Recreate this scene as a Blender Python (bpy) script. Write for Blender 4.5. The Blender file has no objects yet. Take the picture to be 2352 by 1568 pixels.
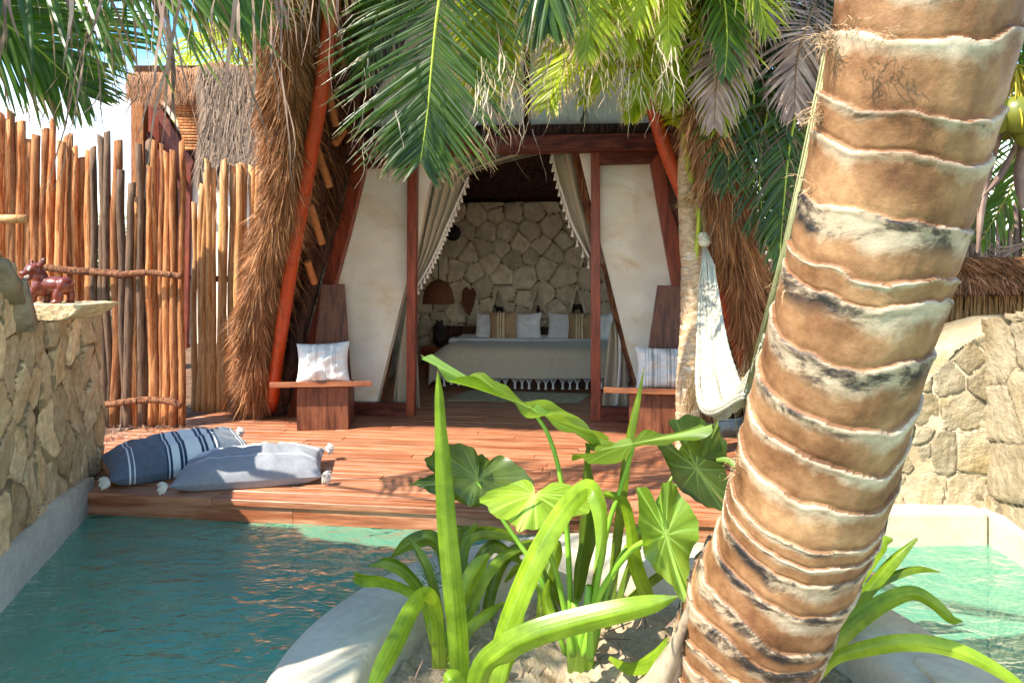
import bpy, bmesh, math, random
import numpy as np
from mathutils import Vector, Matrix, noise as mnoise
R = random.Random(7)
SC = bpy.context.scene
COL = SC.collection
# ------------------------------------------------------------------ camera
EYE = 1.36
cam_d = bpy.data.cameras.new('camera'); cam = bpy.data.objects.new('camera', cam_d); COL.objects.link(cam)
cam.location = (0, 0, EYE); cam.rotation_euler = (math.radians(90), 0, 0)
cam_d.lens = 24; cam_d.sensor_width = 36; cam_d.shift_y = -184/2352
cam_d.clip_start = 0.05; cam_d.clip_end = 2000
SC.camera = cam
# ------------------------------------------------------------------ world and sun
TRAVEL = Vector((0.73, 0.47, -1.0)).normalized()      # the way sunlight travels
elev = math.asin(-TRAVEL.z); rot = math.atan2(-TRAVEL.x, -TRAVEL.y)
W = bpy.data.worlds.new('World'); SC.world = W; W.use_nodes = True
nt = W.node_tree; nt.nodes.clear()
def N(t, typ, **kw):
    n = t.nodes.new(typ)
    for k, v in kw.items():
        if k == 'inp':
            for a, b in v.items(): n.inputs[a].default_value = b
        else: setattr(n, k, v)
    return n
out = N(nt, 'ShaderNodeOutputWorld'); bg = N(nt, 'ShaderNodeBackground'); bg.inputs[1].default_value = 0.15
sky = N(nt, 'ShaderNodeTexSky', sky_type='NISHITA', sun_disc=False, sun_elevation=elev, sun_rotation=rot, ozone_density=3.0, air_density=1.0, dust_density=0.6)
tc = N(nt, 'ShaderNodeTexCoord'); mp = N(nt, 'ShaderNodeMapping'); mp.inputs['Scale'].default_value = (1.2, 1.2, 3.2); mp.inputs['Location'].default_value = (0.35, 0.2, 0.1)
cn = N(nt, 'ShaderNodeTexNoise', inp={'Scale': 2.3, 'Detail': 8.0, 'Roughness': 0.6})
cr = N(nt, 'ShaderNodeValToRGB'); cr.color_ramp.elements[0].position = 0.53; cr.color_ramp.elements[1].position = 0.66
mx = N(nt, 'ShaderNodeMix', data_type='RGBA'); mx.inputs[7].default_value = (11.5, 10.6, 9.3, 1)
sep = N(nt, 'ShaderNodeSeparateXYZ'); mr = N(nt, 'ShaderNodeMapRange', inp={1: 0.05, 2: 0.42, 3: 0.7, 4: -0.5})
add = N(nt, 'ShaderNodeMath', operation='ADD'); add.use_clamp = True
L = nt.links.new
L(tc.outputs['Generated'], mp.inputs[0]); L(mp.outputs[0], cn.inputs['Vector']); L(cn.outputs[0], cr.inputs[0])
L(tc.outputs['Generated'], sep.inputs[0]); L(sep.outputs[2], mr.inputs[0])
mulc = N(nt, 'ShaderNodeMath', operation='MULTIPLY'); mulc.inputs[1].default_value = 0.9
L(cr.outputs[0], mulc.inputs[0]); L(mulc.outputs[0], add.inputs[0]); L(mr.outputs[0], add.inputs[1])
hs = N(nt, 'ShaderNodeHueSaturation', inp={'Saturation': 1.3, 'Value': 1.15, 'Hue': 0.49})
L(sky.outputs[0], hs.inputs['Color'])
L(add.outputs[0], mx.inputs[0]); L(hs.outputs[0], mx.inputs[6]); L(mx.outputs[2], bg.inputs[0]); L(bg.outputs[0], out.inputs[0])
sl = bpy.data.lights.new('sun', 'SUN'); sl.energy = 4.2; sl.angle = math.radians(0.55); sl.color = (1.0, 0.93, 0.82)
so = bpy.data.objects.new('sun', sl); COL.objects.link(so); so.rotation_euler = TRAVEL.to_track_quat('-Z', 'Y').to_euler(); so.location = (-6, -4, 9)
SC.view_settings.view_transform = 'Standard'; SC.view_settings.look = 'None'; SC.view_settings.gamma = 1
SC.view_settings.exposure = 1.42
SC.render.engine = 'CYCLES'
SC.cycles.max_bounces = 10; SC.cycles.transparent_max_bounces = 16; SC.cycles.diffuse_bounces = 5
SC.render.resolution_x = 1024; SC.render.resolution_y = 682

# ------------------------------------------------------------------ geometry helpers
F0 = 1568.0
def P(x, y, d):                       # a point seen at (x, y) of the 2352x1568 picture, d metres ahead
    return Vector(((x-1176)/F0*d, d, EYE-(y-600)/F0*d))
TH = math.radians(-6.74)
U = Vector((math.cos(TH), math.sin(TH), 0)); V = Vector((-math.sin(TH), math.cos(TH), 0)); O = Vector((-0.1, 5.9, 0))
def B(a, b, z): return O + U*a + V*b + Vector((0, 0, z))
def Fp(x, y, b=0.0):                  # that sight line met with the house front (offset b inwards)
    D = Vector(((x-1176)/F0, 1.0, -(y-600)/F0)); C = Vector((0, 0, EYE))
    t = ((O + V*b) - C).dot(V)/D.dot(V)
    return C + D*t
def Gp(x, y, z=0.0):                  # that sight line met with a level plane
    d = (EYE-z)*F0/(y-600); return Vector(((x-1176)/F0*d, d, z))
def lerp(a, b, t): return a+(b-a)*t
def spline(pts, n):
    """Catmull-Rom through tuples, n samples"""
    pts = [np.array(p, float) for p in pts]; m = len(pts)
    P_ = [2*pts[0]-pts[1]] + pts + [2*pts[-1]-pts[-2]]
    res = []
    for i in range(n):
        s = i/(n-1)*(m-1); k = min(int(s), m-2); t = s-k
        a, b, c, d = P_[k], P_[k+1], P_[k+2], P_[k+3]
        res.append(0.5*((2*b)+(-a+c)*t+(2*a-5*b+4*c-d)*t*t+(-a+3*b-3*c+d)*t**3))
    return res
class MB:
    def __init__(s): s.v = []; s.f = []; s.r = []; s.t = []; s.m = []; s.vv = {}
    def add(s, vs, fs, r=0.5, t=None, m=0, w=None):
        o = len(s.v)
        if w is not None: s.vv.update({o+i: x for i, x in enumerate(w)})
        s.v += [tuple(v) for v in vs]
        s.f += [tuple(i+o for i in f) for f in fs]; s.m += [m]*len(fs)
        s.r += r if isinstance(r, list) else [r]*len(vs)
        s.t += list(t) if t is not None else [0.0]*len(vs)
    def build(s, name, mats, parent=None, smooth=True, loc=None, auto=None):
        if not isinstance(mats, (list, tuple)): mats = [mats]
        base = Vector((0, 0, 0))
        q = parent
        while q is not None: base = base + q.location; q = q.parent
        if loc is None:
            if parent is None and s.v:
                a = np.array(s.v); lo = a.min(0); hi = a.max(0)
                loc = Vector(((lo[0]+hi[0])/2, (lo[1]+hi[1])/2, lo[2]))
            else: loc = base
        off = Vector(loc)
        me = bpy.data.meshes.new(name)
        a = np.array(s.v, dtype=float).reshape(-1, 3) - np.array(off)
        me.from_pydata([tuple(x) for x in a], [], s.f)
        for m in mats: me.materials.append(m)
        me.polygons.foreach_set('material_index', s.m)
        me.polygons.foreach_set('use_smooth', [smooth]*len(s.f))
        for nm, arr in (('rnd', s.r), ('tt', s.t)):
            at = me.attributes.new(nm, 'FLOAT', 'POINT'); at.data.foreach_set('value', np.array(arr, dtype=np.float32))
        if s.vv:
            at = me.attributes.new('vv', 'FLOAT', 'POINT'); ar_ = np.zeros(len(s.v), dtype=np.float32)
            for k_, x_ in s.vv.items(): ar_[k_] = x_
            at.data.foreach_set('value', ar_)
        me.update()
        if auto is not None:
            pass
        o = bpy.data.objects.new(name, me); COL.objects.link(o); o.location = off - base if parent else off
        if parent: o.parent = parent
        return o
def tag(o, label=None, cat=None, group=None, kind=None):
    if label: o['label'] = label
    if cat: o['category'] = cat
    if group: o['group'] = group
    if kind: o['kind'] = kind
    return o
def empty(name, loc, label, cat, group=None, rz=0):
    o = bpy.data.objects.new(name, None); COL.objects.link(o); o.location = loc; o.rotation_euler = (0, 0, rz); o.empty_display_size = 0.1
    return tag(o, label, cat, group)
def tube(mb, pts, rad, n=8, r=0.5, m=0, cap=True, wob=0.0, seed=0, t=None, flat=1.0):
    pts = [Vector(p) for p in pts]; k = len(pts)
    if not isinstance(rad, (list, tuple)): rad = [rad]*k
    T0 = (pts[1]-pts[0]).normalized(); A = T0.orthogonal().normalized()
    vs = []; ts = []
    for i, p in enumerate(pts):
        T = (pts[min(i+1, k-1)]-pts[max(i-1, 0)]).normalized()
        A = (A - T*A.dot(T)).normalized(); Bv = T.cross(A)
        for j in range(n):
            an = 2*math.pi*j/n
            q = rad[i]
            if wob: q *= 1+wob*mnoise.noise(Vector((math.cos(an)*1.5+seed*3.1, math.sin(an)*1.5, p.length*6+seed)))
            vs.append(p + A*math.cos(an)*q + Bv*math.sin(an)*q*flat)
            ts.append(i/(k-1) if t is None else t)
    fs = [(i*n+j, i*n+(j+1) % n, (i+1)*n+(j+1) % n, (i+1)*n+j) for i in range(k-1) for j in range(n)]
    if cap: fs += [tuple(range(n))[::-1], tuple((k-1)*n+j for j in range(n))]
    mb.add(vs, fs, r, ts, m)
def box(mb, lo, hi, r=0.5, m=0, M=None, t=0.0):
    x0, y0, z0 = lo; x1, y1, z1 = hi
    vs = [Vector(p) for p in ((x0,y0,z0),(x1,y0,z0),(x1,y1,z0),(x0,y1,z0),(x0,y0,z1),(x1,y0,z1),(x1,y1,z1),(x0,y1,z1))]
    if M: vs = [M @ v for v in vs]
    mb.add(vs, [(0,3,2,1),(4,5,6,7),(0,1,5,4),(1,2,6,5),(2,3,7,6),(3,0,4,7)], r, [t]*8, m)
def prism(mb, poly, ext, r=0.5, m=0):
    n = len(poly); poly = [Vector(p) for p in poly]; ext = Vector(ext)
    vs = poly + [p+ext for p in poly]
    fs = [tuple(range(n)), tuple(range(2*n-1, n-1, -1))] + [(i, i+n, (i+1) % n+n, (i+1) % n) for i in range(n)]
    mb.add(vs, fs, r, None, m)
def fprism(mb, px, b0, b1, r=0.5, m=0):     # polygon given in the picture, on the house front, thick from b0 to b1
    prism(mb, [Fp(x, y, b0) for x, y in px], V*(b1-b0), r, m)
def lathe(mb, prof, n=20, c=(0,0,0), r=0.5, m=0, wob=0):
    c = Vector(c); vs = []; k = len(prof)
    for rr, z in prof:
        for j in range(n):
            a = 2*math.pi*j/n; q = rr*(1+wob*mnoise.noise(Vector((math.cos(a), math.sin(a), z*9))))
            vs.append(c+Vector((math.cos(a)*q, math.sin(a)*q, z)))
    fs = [(i*n+j, i*n+(j+1) % n, (i+1)*n+(j+1) % n, (i+1)*n+j) for i in range(k-1) for j in range(n)]
    mb.add(vs, fs, r, [i/(k-1) for i in range(k) for j in range(n)], m)
def bevel(o, w=0.006, seg=2):
    md = o.modifiers.new('bevel', 'BEVEL'); md.width = w; md.segments = seg; md.limit_method = 'ANGLE'; md.harden_normals = False
    for p in o.data.polygons: p.use_smooth = False
    return o
# ------------------------------------------------------------------ materials
def lin(h):
    if isinstance(h, str):
        h = h.lstrip('#'); c = [int(h[i:i+2], 16)/255 for i in (0, 2, 4)]
    else: c = h
    return tuple(((x/12.92) if x <= 0.04045 else ((x+0.055)/1.055)**2.4) for x in c)+(1,)
MATS = {}
def mat(name, cols, scale=(1, 1, 1), ns=5.0, detail=6.0, nr=0.6, rough=0.7, bump=0.3, bscale=None, bdist=0.01, var=0.0, transl=0.0, tcol=None,
        spec=0.3, ttramp=None, dist=0.0, attr_mix=None, sheen=0.0, coord='Object', lo=0.3, hi=0.7, ttfac=1.0, fine=None, metal=0.0, const=False, coat=0.0, streak=0.0):
    m = bpy.data.materials.new(name); m.use_nodes = True; t = m.node_tree; t.nodes.clear(); L = t.links.new
    out = N(t, 'ShaderNodeOutputMaterial'); bs = N(t, 'ShaderNodeBsdfPrincipled')
    tc = N(t, 'ShaderNodeTexCoord'); mp = N(t, 'ShaderNodeMapping'); mp.inputs['Scale'].default_value = scale
    L(tc.outputs[coord], mp.inputs[0])
    no = N(t, 'ShaderNodeTexNoise', inp={'Scale': ns, 'Detail': detail, 'Roughness': nr, 'Distortion': dist}); L(mp.outputs[0], no.inputs['Vector'])
    # shift noise per strand/board
    ar = N(t, 'ShaderNodeAttribute', attribute_name='rnd'); 
    sc = N(t, 'ShaderNodeVectorMath', operation='SCALE'); sc.inputs[0].default_value = (7.3, 3.1, 5.7); L(ar.outputs['Fac'], sc.inputs['Scale'])
    ad = N(t, 'ShaderNodeVectorMath', operation='ADD'); L(mp.outputs[0], ad.inputs[0]); L(sc.outputs[0], ad.inputs[1]); L(ad.outputs[0], no.inputs['Vector'])
    rp = N(t, 'ShaderNodeValToRGB'); e = rp.color_ramp.elements
    cs = [lin(c) for c in cols]
    e[0].position = lo; e[0].color = cs[0]; e[1].position = hi; e[1].color = cs[-1]
    for i, c in enumerate(cs[1:-1]):
        q = e.new(lo+(hi-lo)*(i+1)/(len(cs)-1)); q.color = c
    L(no.outputs[0], rp.inputs[0]); col = rp.outputs[0]
    if fine:
        n2 = N(t, 'ShaderNodeTexNoise', inp={'Scale': fine[0], 'Detail': 4.0}); L(ad.outputs[0], n2.inputs['Vector'])
        r2 = N(t, 'ShaderNodeMapRange', inp={1: 0.3, 2: 0.7, 3: 1-fine[1], 4: 1+fine[1]}); L(n2.outputs[0], r2.inputs[0])
        mm = N(t, 'ShaderNodeVectorMath', operation='SCALE'); L(col, mm.inputs[0]); L(r2.outputs[0], mm.inputs['Scale']); col = mm.outputs[0]
    if ttramp:
        at = N(t, 'ShaderNodeAttribute', attribute_name='tt'); r3 = N(t, 'ShaderNodeValToRGB'); el = r3.color_ramp.elements
        if const: r3.color_ramp.interpolation = 'CONSTANT'
        for i, (p_, c_, a_) in enumerate(ttramp):
            q = el[i] if i < 2 else el.new(p_)
            q.position = p_
        # positions may reorder; assign by sorted order
        for q, (p_, c_, a_) in zip(el, sorted(ttramp)): q.position = p_; q.color = lin(c_)[:3]+(a_,)
        L(at.outputs['Fac'], r3.inputs[0])
        mi = N(t, 'ShaderNodeMix', data_type='RGBA'); L(r3.outputs[1], mi.inputs[0]); L(col, mi.inputs[6]); L(r3.outputs[0], mi.inputs[7]); col = mi.outputs[2]
    if streak:
        av = N(t, 'ShaderNodeAttribute', attribute_name='vv'); a2_ = N(t, 'ShaderNodeAttribute', attribute_name='tt'); cx = N(t, 'ShaderNodeCombineXYZ')
        L(av.outputs['Fac'], cx.inputs[0]); L(a2_.outputs['Fac'], cx.inputs[1]); L(ar.outputs['Fac'], cx.inputs[2])
        m5 = N(t, 'ShaderNodeMapping'); m5.inputs['Scale'].default_value = (14, 2.5, 9); L(cx.outputs[0], m5.inputs[0])
        n5 = N(t, 'ShaderNodeTexNoise', inp={'Scale': 1.0, 'Detail': 4.0, 'Roughness': .6}); L(m5.outputs[0], n5.inputs['Vector'])
        r5 = N(t, 'ShaderNodeMapRange', inp={1: .3, 2: .7, 3: 1-streak, 4: 1+streak}); L(n5.outputs[0], r5.inputs[0])
        mm = N(t, 'ShaderNodeVectorMath', operation='SCALE'); L(col, mm.inputs[0]); L(r5.outputs[0], mm.inputs['Scale']); col = mm.outputs[0]
    if var:
        r4 = N(t, 'ShaderNodeMapRange', inp={1: 0.0, 2: 1.0, 3: 1-var, 4: 1+var}); L(ar.outputs['Fac'], r4.inputs[0])
        mm = N(t, 'ShaderNodeVectorMath', operation='SCALE'); L(col, mm.inputs[0]); L(r4.outputs[0], mm.inputs['Scale']); col = mm.outputs[0]
    L(col, bs.inputs['Base Color']); bs.inputs['Roughness'].default_value = rough; bs.inputs['Specular IOR Level'].default_value = spec
    bs.inputs['Metallic'].default_value = metal; bs.inputs['Coat Weight'].default_value = coat
    if sheen: bs.inputs['Sheen Weight'].default_value = sheen
    if bump:
        nb = N(t, 'ShaderNodeTexNoise', inp={'Scale': bscale or ns*3, 'Detail': 5.0, 'Roughness': 0.65}); L(ad.outputs[0], nb.inputs['Vector'])
        bp = N(t, 'ShaderNodeBump', inp={'Strength': bump, 'Distance': bdist}); L(nb.outputs[0], bp.inputs['Height']); L(bp.outputs[0], bs.inputs['Normal'])
    sh = bs.outputs[0]
    if transl:
        tr = N(t, 'ShaderNodeBsdfTranslucent'); mt = N(t, 'ShaderNodeMixShader'); mt.inputs[0].default_value = transl
        if tcol:
            mu = N(t, 'ShaderNodeMix', data_type='RGBA', blend_type='MULTIPLY'); mu.inputs[0].default_value = 1.0
            L(col, mu.inputs[6]); mu.inputs[7].default_value = tuple(tcol)+(1,); L(mu.outputs[2], tr.inputs[0])
        else: L(col, tr.inputs[0])
        L(sh, mt.inputs[1]); L(tr.outputs[0], mt.inputs[2]); sh = mt.outputs[0]
    L(sh, out.inputs[0]); MATS[name] = m
    return m
DECK = mat('deck_wood', ['#7c4228', '#a05e3c', '#b98260', '#945434'], scale=(1.0, 14, 14), ns=2.0, rough=0.36, bump=0.2, bdist=0.003, var=0.16, spec=0.5, fine=(9, 0.18))
REDW = mat('red_timber', ['#5a2414', '#84391f', '#9c4a28'], scale=(9, 9, 1.2), ns=3, rough=0.42, bump=0.3, bdist=0.004, var=0.2, spec=0.45, fine=(14, 0.2))
REDH = mat('red_beam', ['#3f1c12', '#6b3020', '#8a4a34'], scale=(1.2, 9, 9), ns=3, rough=0.5, bump=0.4, bdist=0.006, var=0.2, fine=(14, 0.25))
ORANGE = mat('orange_pole', ['#8c2f12', '#b8471c', '#a03a18'], scale=(5, 5, 1), ns=3, rough=0.4, bump=0.3, bdist=0.005, spec=0.5, fine=(20, 0.15))
DARKLOG = mat('dark_log', ['#1d120d', '#3c241a', '#5a3a2a', '#2a1913'], scale=(8, 8, 1.5), ns=3, rough=0.8, bump=0.9, bdist=0.015, fine=(12, 0.3))
BARKLOG = mat('bark_log', ['#3a2115', '#6a3d26', '#9a6a48', '#2c1a12'], scale=(9, 9, 1.6), ns=3, rough=0.85, bump=1.0, bdist=0.02, fine=(12, 0.35))
PLASTER = mat('plaster', ['#dcc09a', '#eee0c8', '#f2e8d8', '#e6d2b0'], scale=(1, 1, 1.4), ns=2.6, rough=0.85, bump=0.15, bscale=9, bdist=0.01, lo=0.25, hi=0.75, fine=(3.5, 0.08), dist=0.8)
THATCH = mat('thatch', ['#74492c', '#a67248', '#ca9e72'], ns=2.5, rough=0.65, bump=0, var=0.75, transl=0.15, fine=(2, 0.2))
THATCHG = mat('grey_thatch', ['#5d4c40', '#86705c', '#9c8670'], ns=3, rough=0.85, bump=0, var=0.5, transl=0.1)
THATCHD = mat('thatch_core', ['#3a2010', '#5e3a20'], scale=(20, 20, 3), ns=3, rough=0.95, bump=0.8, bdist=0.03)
ROPE = mat('rope', ['#9a5a30', '#c07a48'], ns=20, rough=0.9, bump=0.5, bdist=0.004, scale=(1, 1, 6))
CORD = mat('cotton_cord', ['#d8cfae', '#eee8cf'], ns=30, rough=0.9, bump=0.4, bdist=0.003, transl=0.1, var=0.15)
JUTE = mat('jute', ['#a98a5a', '#cdb485'], ns=30, rough=0.9, bump=0.4, bdist=0.003, var=0.2)
POLE = mat('fence_pole', ['#74401f', '#a86436', '#c88c58', '#62341a'], scale=(18, 18, 1.6), ns=2.4, rough=0.85, bump=0.8, bdist=0.008, var=0.45, fine=(16, 0.25), transl=0.0)
POLEL = mat('pale_pole', ['#86542c', '#b57f4a', '#cc9e6a', '#8a5a30'], scale=(14, 14, 1.3), ns=2.2, rough=0.65, bump=0.5, bdist=0.006, var=0.25, fine=(16, 0.2))
STONEL = mat('stone_left', ['#a08258', '#c8a87a', '#dcc094', '#aa9066'], ns=2.0, rough=0.9, bump=0.9, bscale=30, bdist=0.02, var=0.30, fine=(26, 0.22))
STONER = mat('stone_right', ['#7c6a4a', '#a29070', '#b0a084', '#98845e'], ns=2.0, rough=0.9, bump=0.9, bscale=30, bdist=0.02, var=0.2, fine=(22, 0.14))
STONEI = mat('stone_interior', ['#a4947c', '#ccbca2', '#baa88c'], ns=3.0, rough=0.9, bump=0.5, bscale=16, bdist=0.02, var=0.18, fine=(14, 0.15))
MORTAR = mat('mortar', ['#4a3c28', '#6e5c40'], ns=20, rough=0.95, bump=0.6, bdist=0.01)
MORTARL = mat('pale_mortar', ['#7c6e52', '#9a8a6c'], ns=20, rough=0.95, bump=0.6, bdist=0.01)
CEMENT = mat('cement', ['#a8a088', '#c8c0a8', '#b6ae98', '#d2cab4'], ns=2.2, detail=10, nr=.7, rough=0.6, bump=0.2, bscale=30, bdist=0.004, fine=(26, 0.07), spec=0.35, dist=1.0)
POOLF = mat('pool_plaster', ['#6cb092', '#96ceae', '#7ebc9c'], ns=1.5, rough=0.7, bump=0.0, fine=(6, 0.06))
SAND = mat('sand', ['#a08668', '#bca888', '#ad9678'], ns=14, rough=0.95, bump=1.0, bscale=70, bdist=0.012, fine=(60, 0.15))
SOIL = mat('soil', ['#4a3224', '#745640', '#8c6c52'], ns=9, rough=0.95, bump=1.0, bscale=40, bdist=0.02, fine=(50, 0.25))
DRYC = '#9c7c5e'
LEAFP = mat('palm_leaf', ['#36541a', '#4c6c20', '#688826'], ns=4, rough=0.36, bump=0, var=0.4, transl=0.48, tcol=(1.5, 1.6, 0.6), spec=0.5,
            ttramp=[(0.0, '#a8c83a', 0.0), (0.80, '#8aa03a', 0.0), (0.9, '#b09468', 0.9), (1.0, '#8c7058', 1.0)])
LEAFY = mat('young_palm_leaf', ['#7c8e18', '#9cae26', '#b6c434'], ns=4, rough=0.4, bump=0, var=0.3, transl=0.55, tcol=(1.5, 1.35, 0.5), spec=0.5,
            ttramp=[(0.0, '#b8d040', 0.0), (0.80, '#b0b04a', 0.0), (0.9, '#d8c49a', 0.9), (1.0, '#c0a880', 1.0)])
LEAFD = mat('dry_leaf', ['#6b574a', '#94796a', '#b59c86'], ns=5, rough=0.8, bump=0, var=0.45, transl=0.2)
RACH = mat('frond_stem', ['#8fa030', '#b0b848'], ns=6, rough=0.45, bump=0.1, var=0.15)
RACHD = mat('dry_stem', ['#6e4c30', '#9a7048'], ns=6, rough=0.8, bump=0.3, var=0.2)
STRAP = mat('strap_leaf', ['#5e7a1a', '#7c9a22', '#92ae30'], ns=3, scale=(3, 3, 3), rough=0.33, bump=0.0, var=0.32, transl=0.45, tcol=(1.45, 1.25, 0.4), spec=0.5, fine=(9, 0.08),
            streak=.3, ttramp=[(0.0, '#a0a850', 0.55), (0.25, '#7aa830', 0.0), (0.96, '#7aa830', 0.0), (1.0, '#8a6a40', 0.9)])
EAR = mat('ear_leaf', ['#48621a', '#667f24', '#869a34'], streak=.22, ns=3, rough=0.33, bump=0.15, bscale=9, bdist=0.008, var=0.5, transl=0.4, tcol=(1.4, 1.4, 0.5), spec=0.5,
          ttramp=[(0.0, '#a8c468', .9), (0.016, '#9cb858', 0.7), (0.03, '#7ab040', 0.0), (1.0, '#7ab040', 0.0)])
STEM = mat('plant_stem', ['#6a9a2a', '#8cb43a'], ns=5, rough=0.35, bump=0.05, var=0.25, spec=0.5)
CREAMF = mat('cream_fabric', ['#d6d2c8', '#e8e5de'], ns=60, rough=0.95, bump=0.3, bscale=120, bdist=0.003, sheen=0.2, var=0.0)
LINEN = mat('linen', ['#bcae92', '#d2c4a8'], ns=60, rough=0.95, bump=0.3, bscale=150, bdist=0.003, sheen=0.2, transl=0.12)
WHITEF = mat('white_fabric', ['#dcd8d6', '#eae6e4'], ns=30, rough=0.95, bump=0.2, bscale=60, bdist=0.004, sheen=0.2)
TASSEL = mat('tassel_yarn', ['#e4dccb', '#f2ece0'], ns=60, rough=0.95, bump=0.3, bscale=90, bdist=0.004)
CLAY = mat('clay', ['#4e1c10', '#74301e', '#5e2416'], ns=6, rough=0.35, bump=0.1, bscale=30, bdist=0.004, spec=0.5, fine=(20, 0.2))
DARKC = mat('dark_carving', ['#120e0c', '#2a1e18'], ns=10, rough=0.6, bump=0.3, bdist=0.006)
WICK = mat('wicker', ['#4a2818', '#7a4a2e'], scale=(1, 1, 5), ns=30, rough=0.7, bump=0.9, bscale=60, bdist=0.006)
REED = mat('reed_panel', ['#7a5a34', '#a8824e', '#8c6a40'], scale=(60, 60, 1), ns=2, rough=0.9, bump=0.9, bdist=0.01, fine=(8, 0.2))
EYEW = mat('eye_white', ['#d8cfc0', '#e8e0d0'], ns=20, rough=0.5, bump=0)
COCO = mat('coconut', ['#525c16', '#727420', '#646416'], ns=5, rough=0.4, bump=0.05, spec=0.5)

exec_parts = []
# ================================================================== THE SETTING
# ground: one sheet with a hole for the pool
g = MB()
HX0, HX1, HY0, HY1 = -2.95, 2.95, -4.0, 4.35
big = 400
for (x0, x1, y0, y1) in ((-big, HX0, -big, big), (HX1, big, -big, big), (HX0, HX1, -big, HY0), (HX0, HX1, HY1, big)):
    g.add([(x0, y0, -0.05), (x1, y0, -0.05), (x1, y1, -0.05), (x0, y1, -0.05)], [(0, 1, 2, 3)])
tag(g.build('ground', SOIL, smooth=False, loc=(0, 0, -0.05)), kind='structure')
# lumpy soil strip by the fence
g = MB(); nx, ny = 70, 50
vs = []
for j in range(ny):
    for i in range(nx):
        x = lerp(-4.3, -1.9, i/(nx-1)); y = lerp(4.4, 6.6, j/(ny-1))
        e = min(i, j, nx-1-i, ny-1-j)/4
        vs.append((x, y, -0.055+min(1, e)*(0.035+0.03*mnoise.fractal(Vector((x*4, y*4, 0)), 1, 2, 4))))
g.add(vs, [(j*nx+i, j*nx+i+1, (j+1)*nx+i+1, (j+1)*nx+i) for j in range(ny-1) for i in range(nx-1)])
tag(g.build('soil', SOIL), kind='structure')
# pool basin
WZ = -0.13
pb = MB(); xl0, xl1 = -2.95, 2.95
nx, ny = 40, 50
def pooldepth(x, y):
    s = max(0.0, min(1.0, (x+2.7)/2.1)); s = s*s*(3-2*s)
    return -0.36-0.5*s
vs = [(lerp(xl0, xl1, i/(nx-1)), lerp(-4, 4.35, j/(ny-1)), pooldepth(lerp(xl0, xl1, i/(nx-1)), 0)) for j in range(ny) for i in range(nx)]
pb.add(vs, [(j*nx+i, j*nx+i+1, (j+1)*nx+i+1, (j+1)*nx+i) for j in range(ny-1) for i in range(nx-1)])
box(pb, (xl0-0.05, 4.35, -1.4), (xl1+0.05, 4.4, -0.06)); box(pb, (xl0-0.05, -4.1, -1.4), (xl1+0.05, -4.0, -0.06))
box(pb, (xl0-0.06, -4, -1.4), (xl0, 4.35, -0.06)); box(pb, (xl1, -4, -1.4), (xl1+0.06, 4.35, -0.06))
tag(pb.build('pool_basin', POOLF, smooth=True, loc=(0, 0, -1.3)), kind='structure')
# water
wm = bpy.data.materials.new('pool_water'); wm.use_nodes = True; t = wm.node_tree; t.nodes.clear(); L = t.links.new
o_ = N(t, 'ShaderNodeOutputMaterial'); gl = N(t, 'ShaderNodeBsdfGlossy', inp={'Roughness': 0.015, 'Color': (1, 1, 1, 1)})
tr = N(t, 'ShaderNodeBsdfTransparent', inp={'Color': (0.82, 0.96, 0.84, 1)}); fr = N(t, 'ShaderNodeFresnel', inp={'IOR': 1.5})
df = N(t, 'ShaderNodeBsdfDiffuse', inp={'Color': lin('#78c6a2')}); m0 = N(t, 'ShaderNodeMixShader'); m0.inputs[0].default_value = 0.44
mxs = N(t, 'ShaderNodeMixShader'); tc = N(t, 'ShaderNodeTexCoord')
n1 = N(t, 'ShaderNodeTexNoise', inp={'Scale': 5.5, 'Detail': 3.0, 'Distortion': 0.6}); mp = N(t, 'ShaderNodeMapping'); mp.inputs['Scale'].default_value = (1, 1.7, 1)
n2 = N(t, 'ShaderNodeTexNoise', inp={'Scale': 22, 'Detail': 2.0, 'Distortion': 0.4}); ma = N(t, 'ShaderNodeMath', operation='MULTIPLY_ADD'); ma.inputs[1].default_value = 0.25
bp = N(t, 'ShaderNodeBump', inp={'Strength': 0.9, 'Distance': 0.05})
L(tc.outputs['Object'], mp.inputs[0]); L(mp.outputs[0], n1.inputs['Vector']); L(mp.outputs[0], n2.inputs['Vector'])
L(n2.outputs[0], ma.inputs[0]); L(n1.outputs[0], ma.inputs[2]); L(ma.outputs[0], bp.inputs['Height'])
L(bp.outputs[0], gl.inputs['Normal']); L(bp.outputs[0], fr.inputs['Normal'])
L(tr.outputs[0], m0.inputs[1]); L(df.outputs[0], m0.inputs[2])
L(fr.outputs[0], mxs.inputs[0]); L(m0.outputs[0], mxs.inputs[1]); L(gl.outputs[0], mxs.inputs[2]); L(mxs.outputs[0], o_.inputs[0])
g = MB(); nx, ny = 150, 200; vs = []
for j in range(ny):
    for i in range(nx):
        x = lerp(-2.94, 2.94, i/(nx-1)); y = lerp(-3.9, 4.3, j/(ny-1))
        r_ = math.hypot(x+0.55, y-3.35)
        z = 0.006*mnoise.noise(Vector((x*4, y*6, 1.7)))+0.004*math.sin(r_*34)*math.exp(-r_*1.3)
        vs.append((x, y, WZ+z))
g.add(vs, [(j*nx+i, j*nx+i+1, (j+1)*nx+i+1, (j+1)*nx+i) for j in range(ny-1) for i in range(nx-1) if math.hypot(vs[j*nx+i][0]-0.39, vs[j*nx+i][1]-2.25) > 1.02])
tag(g.build('water', wm, loc=(0, 0, WZ)), kind='structure')

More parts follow.
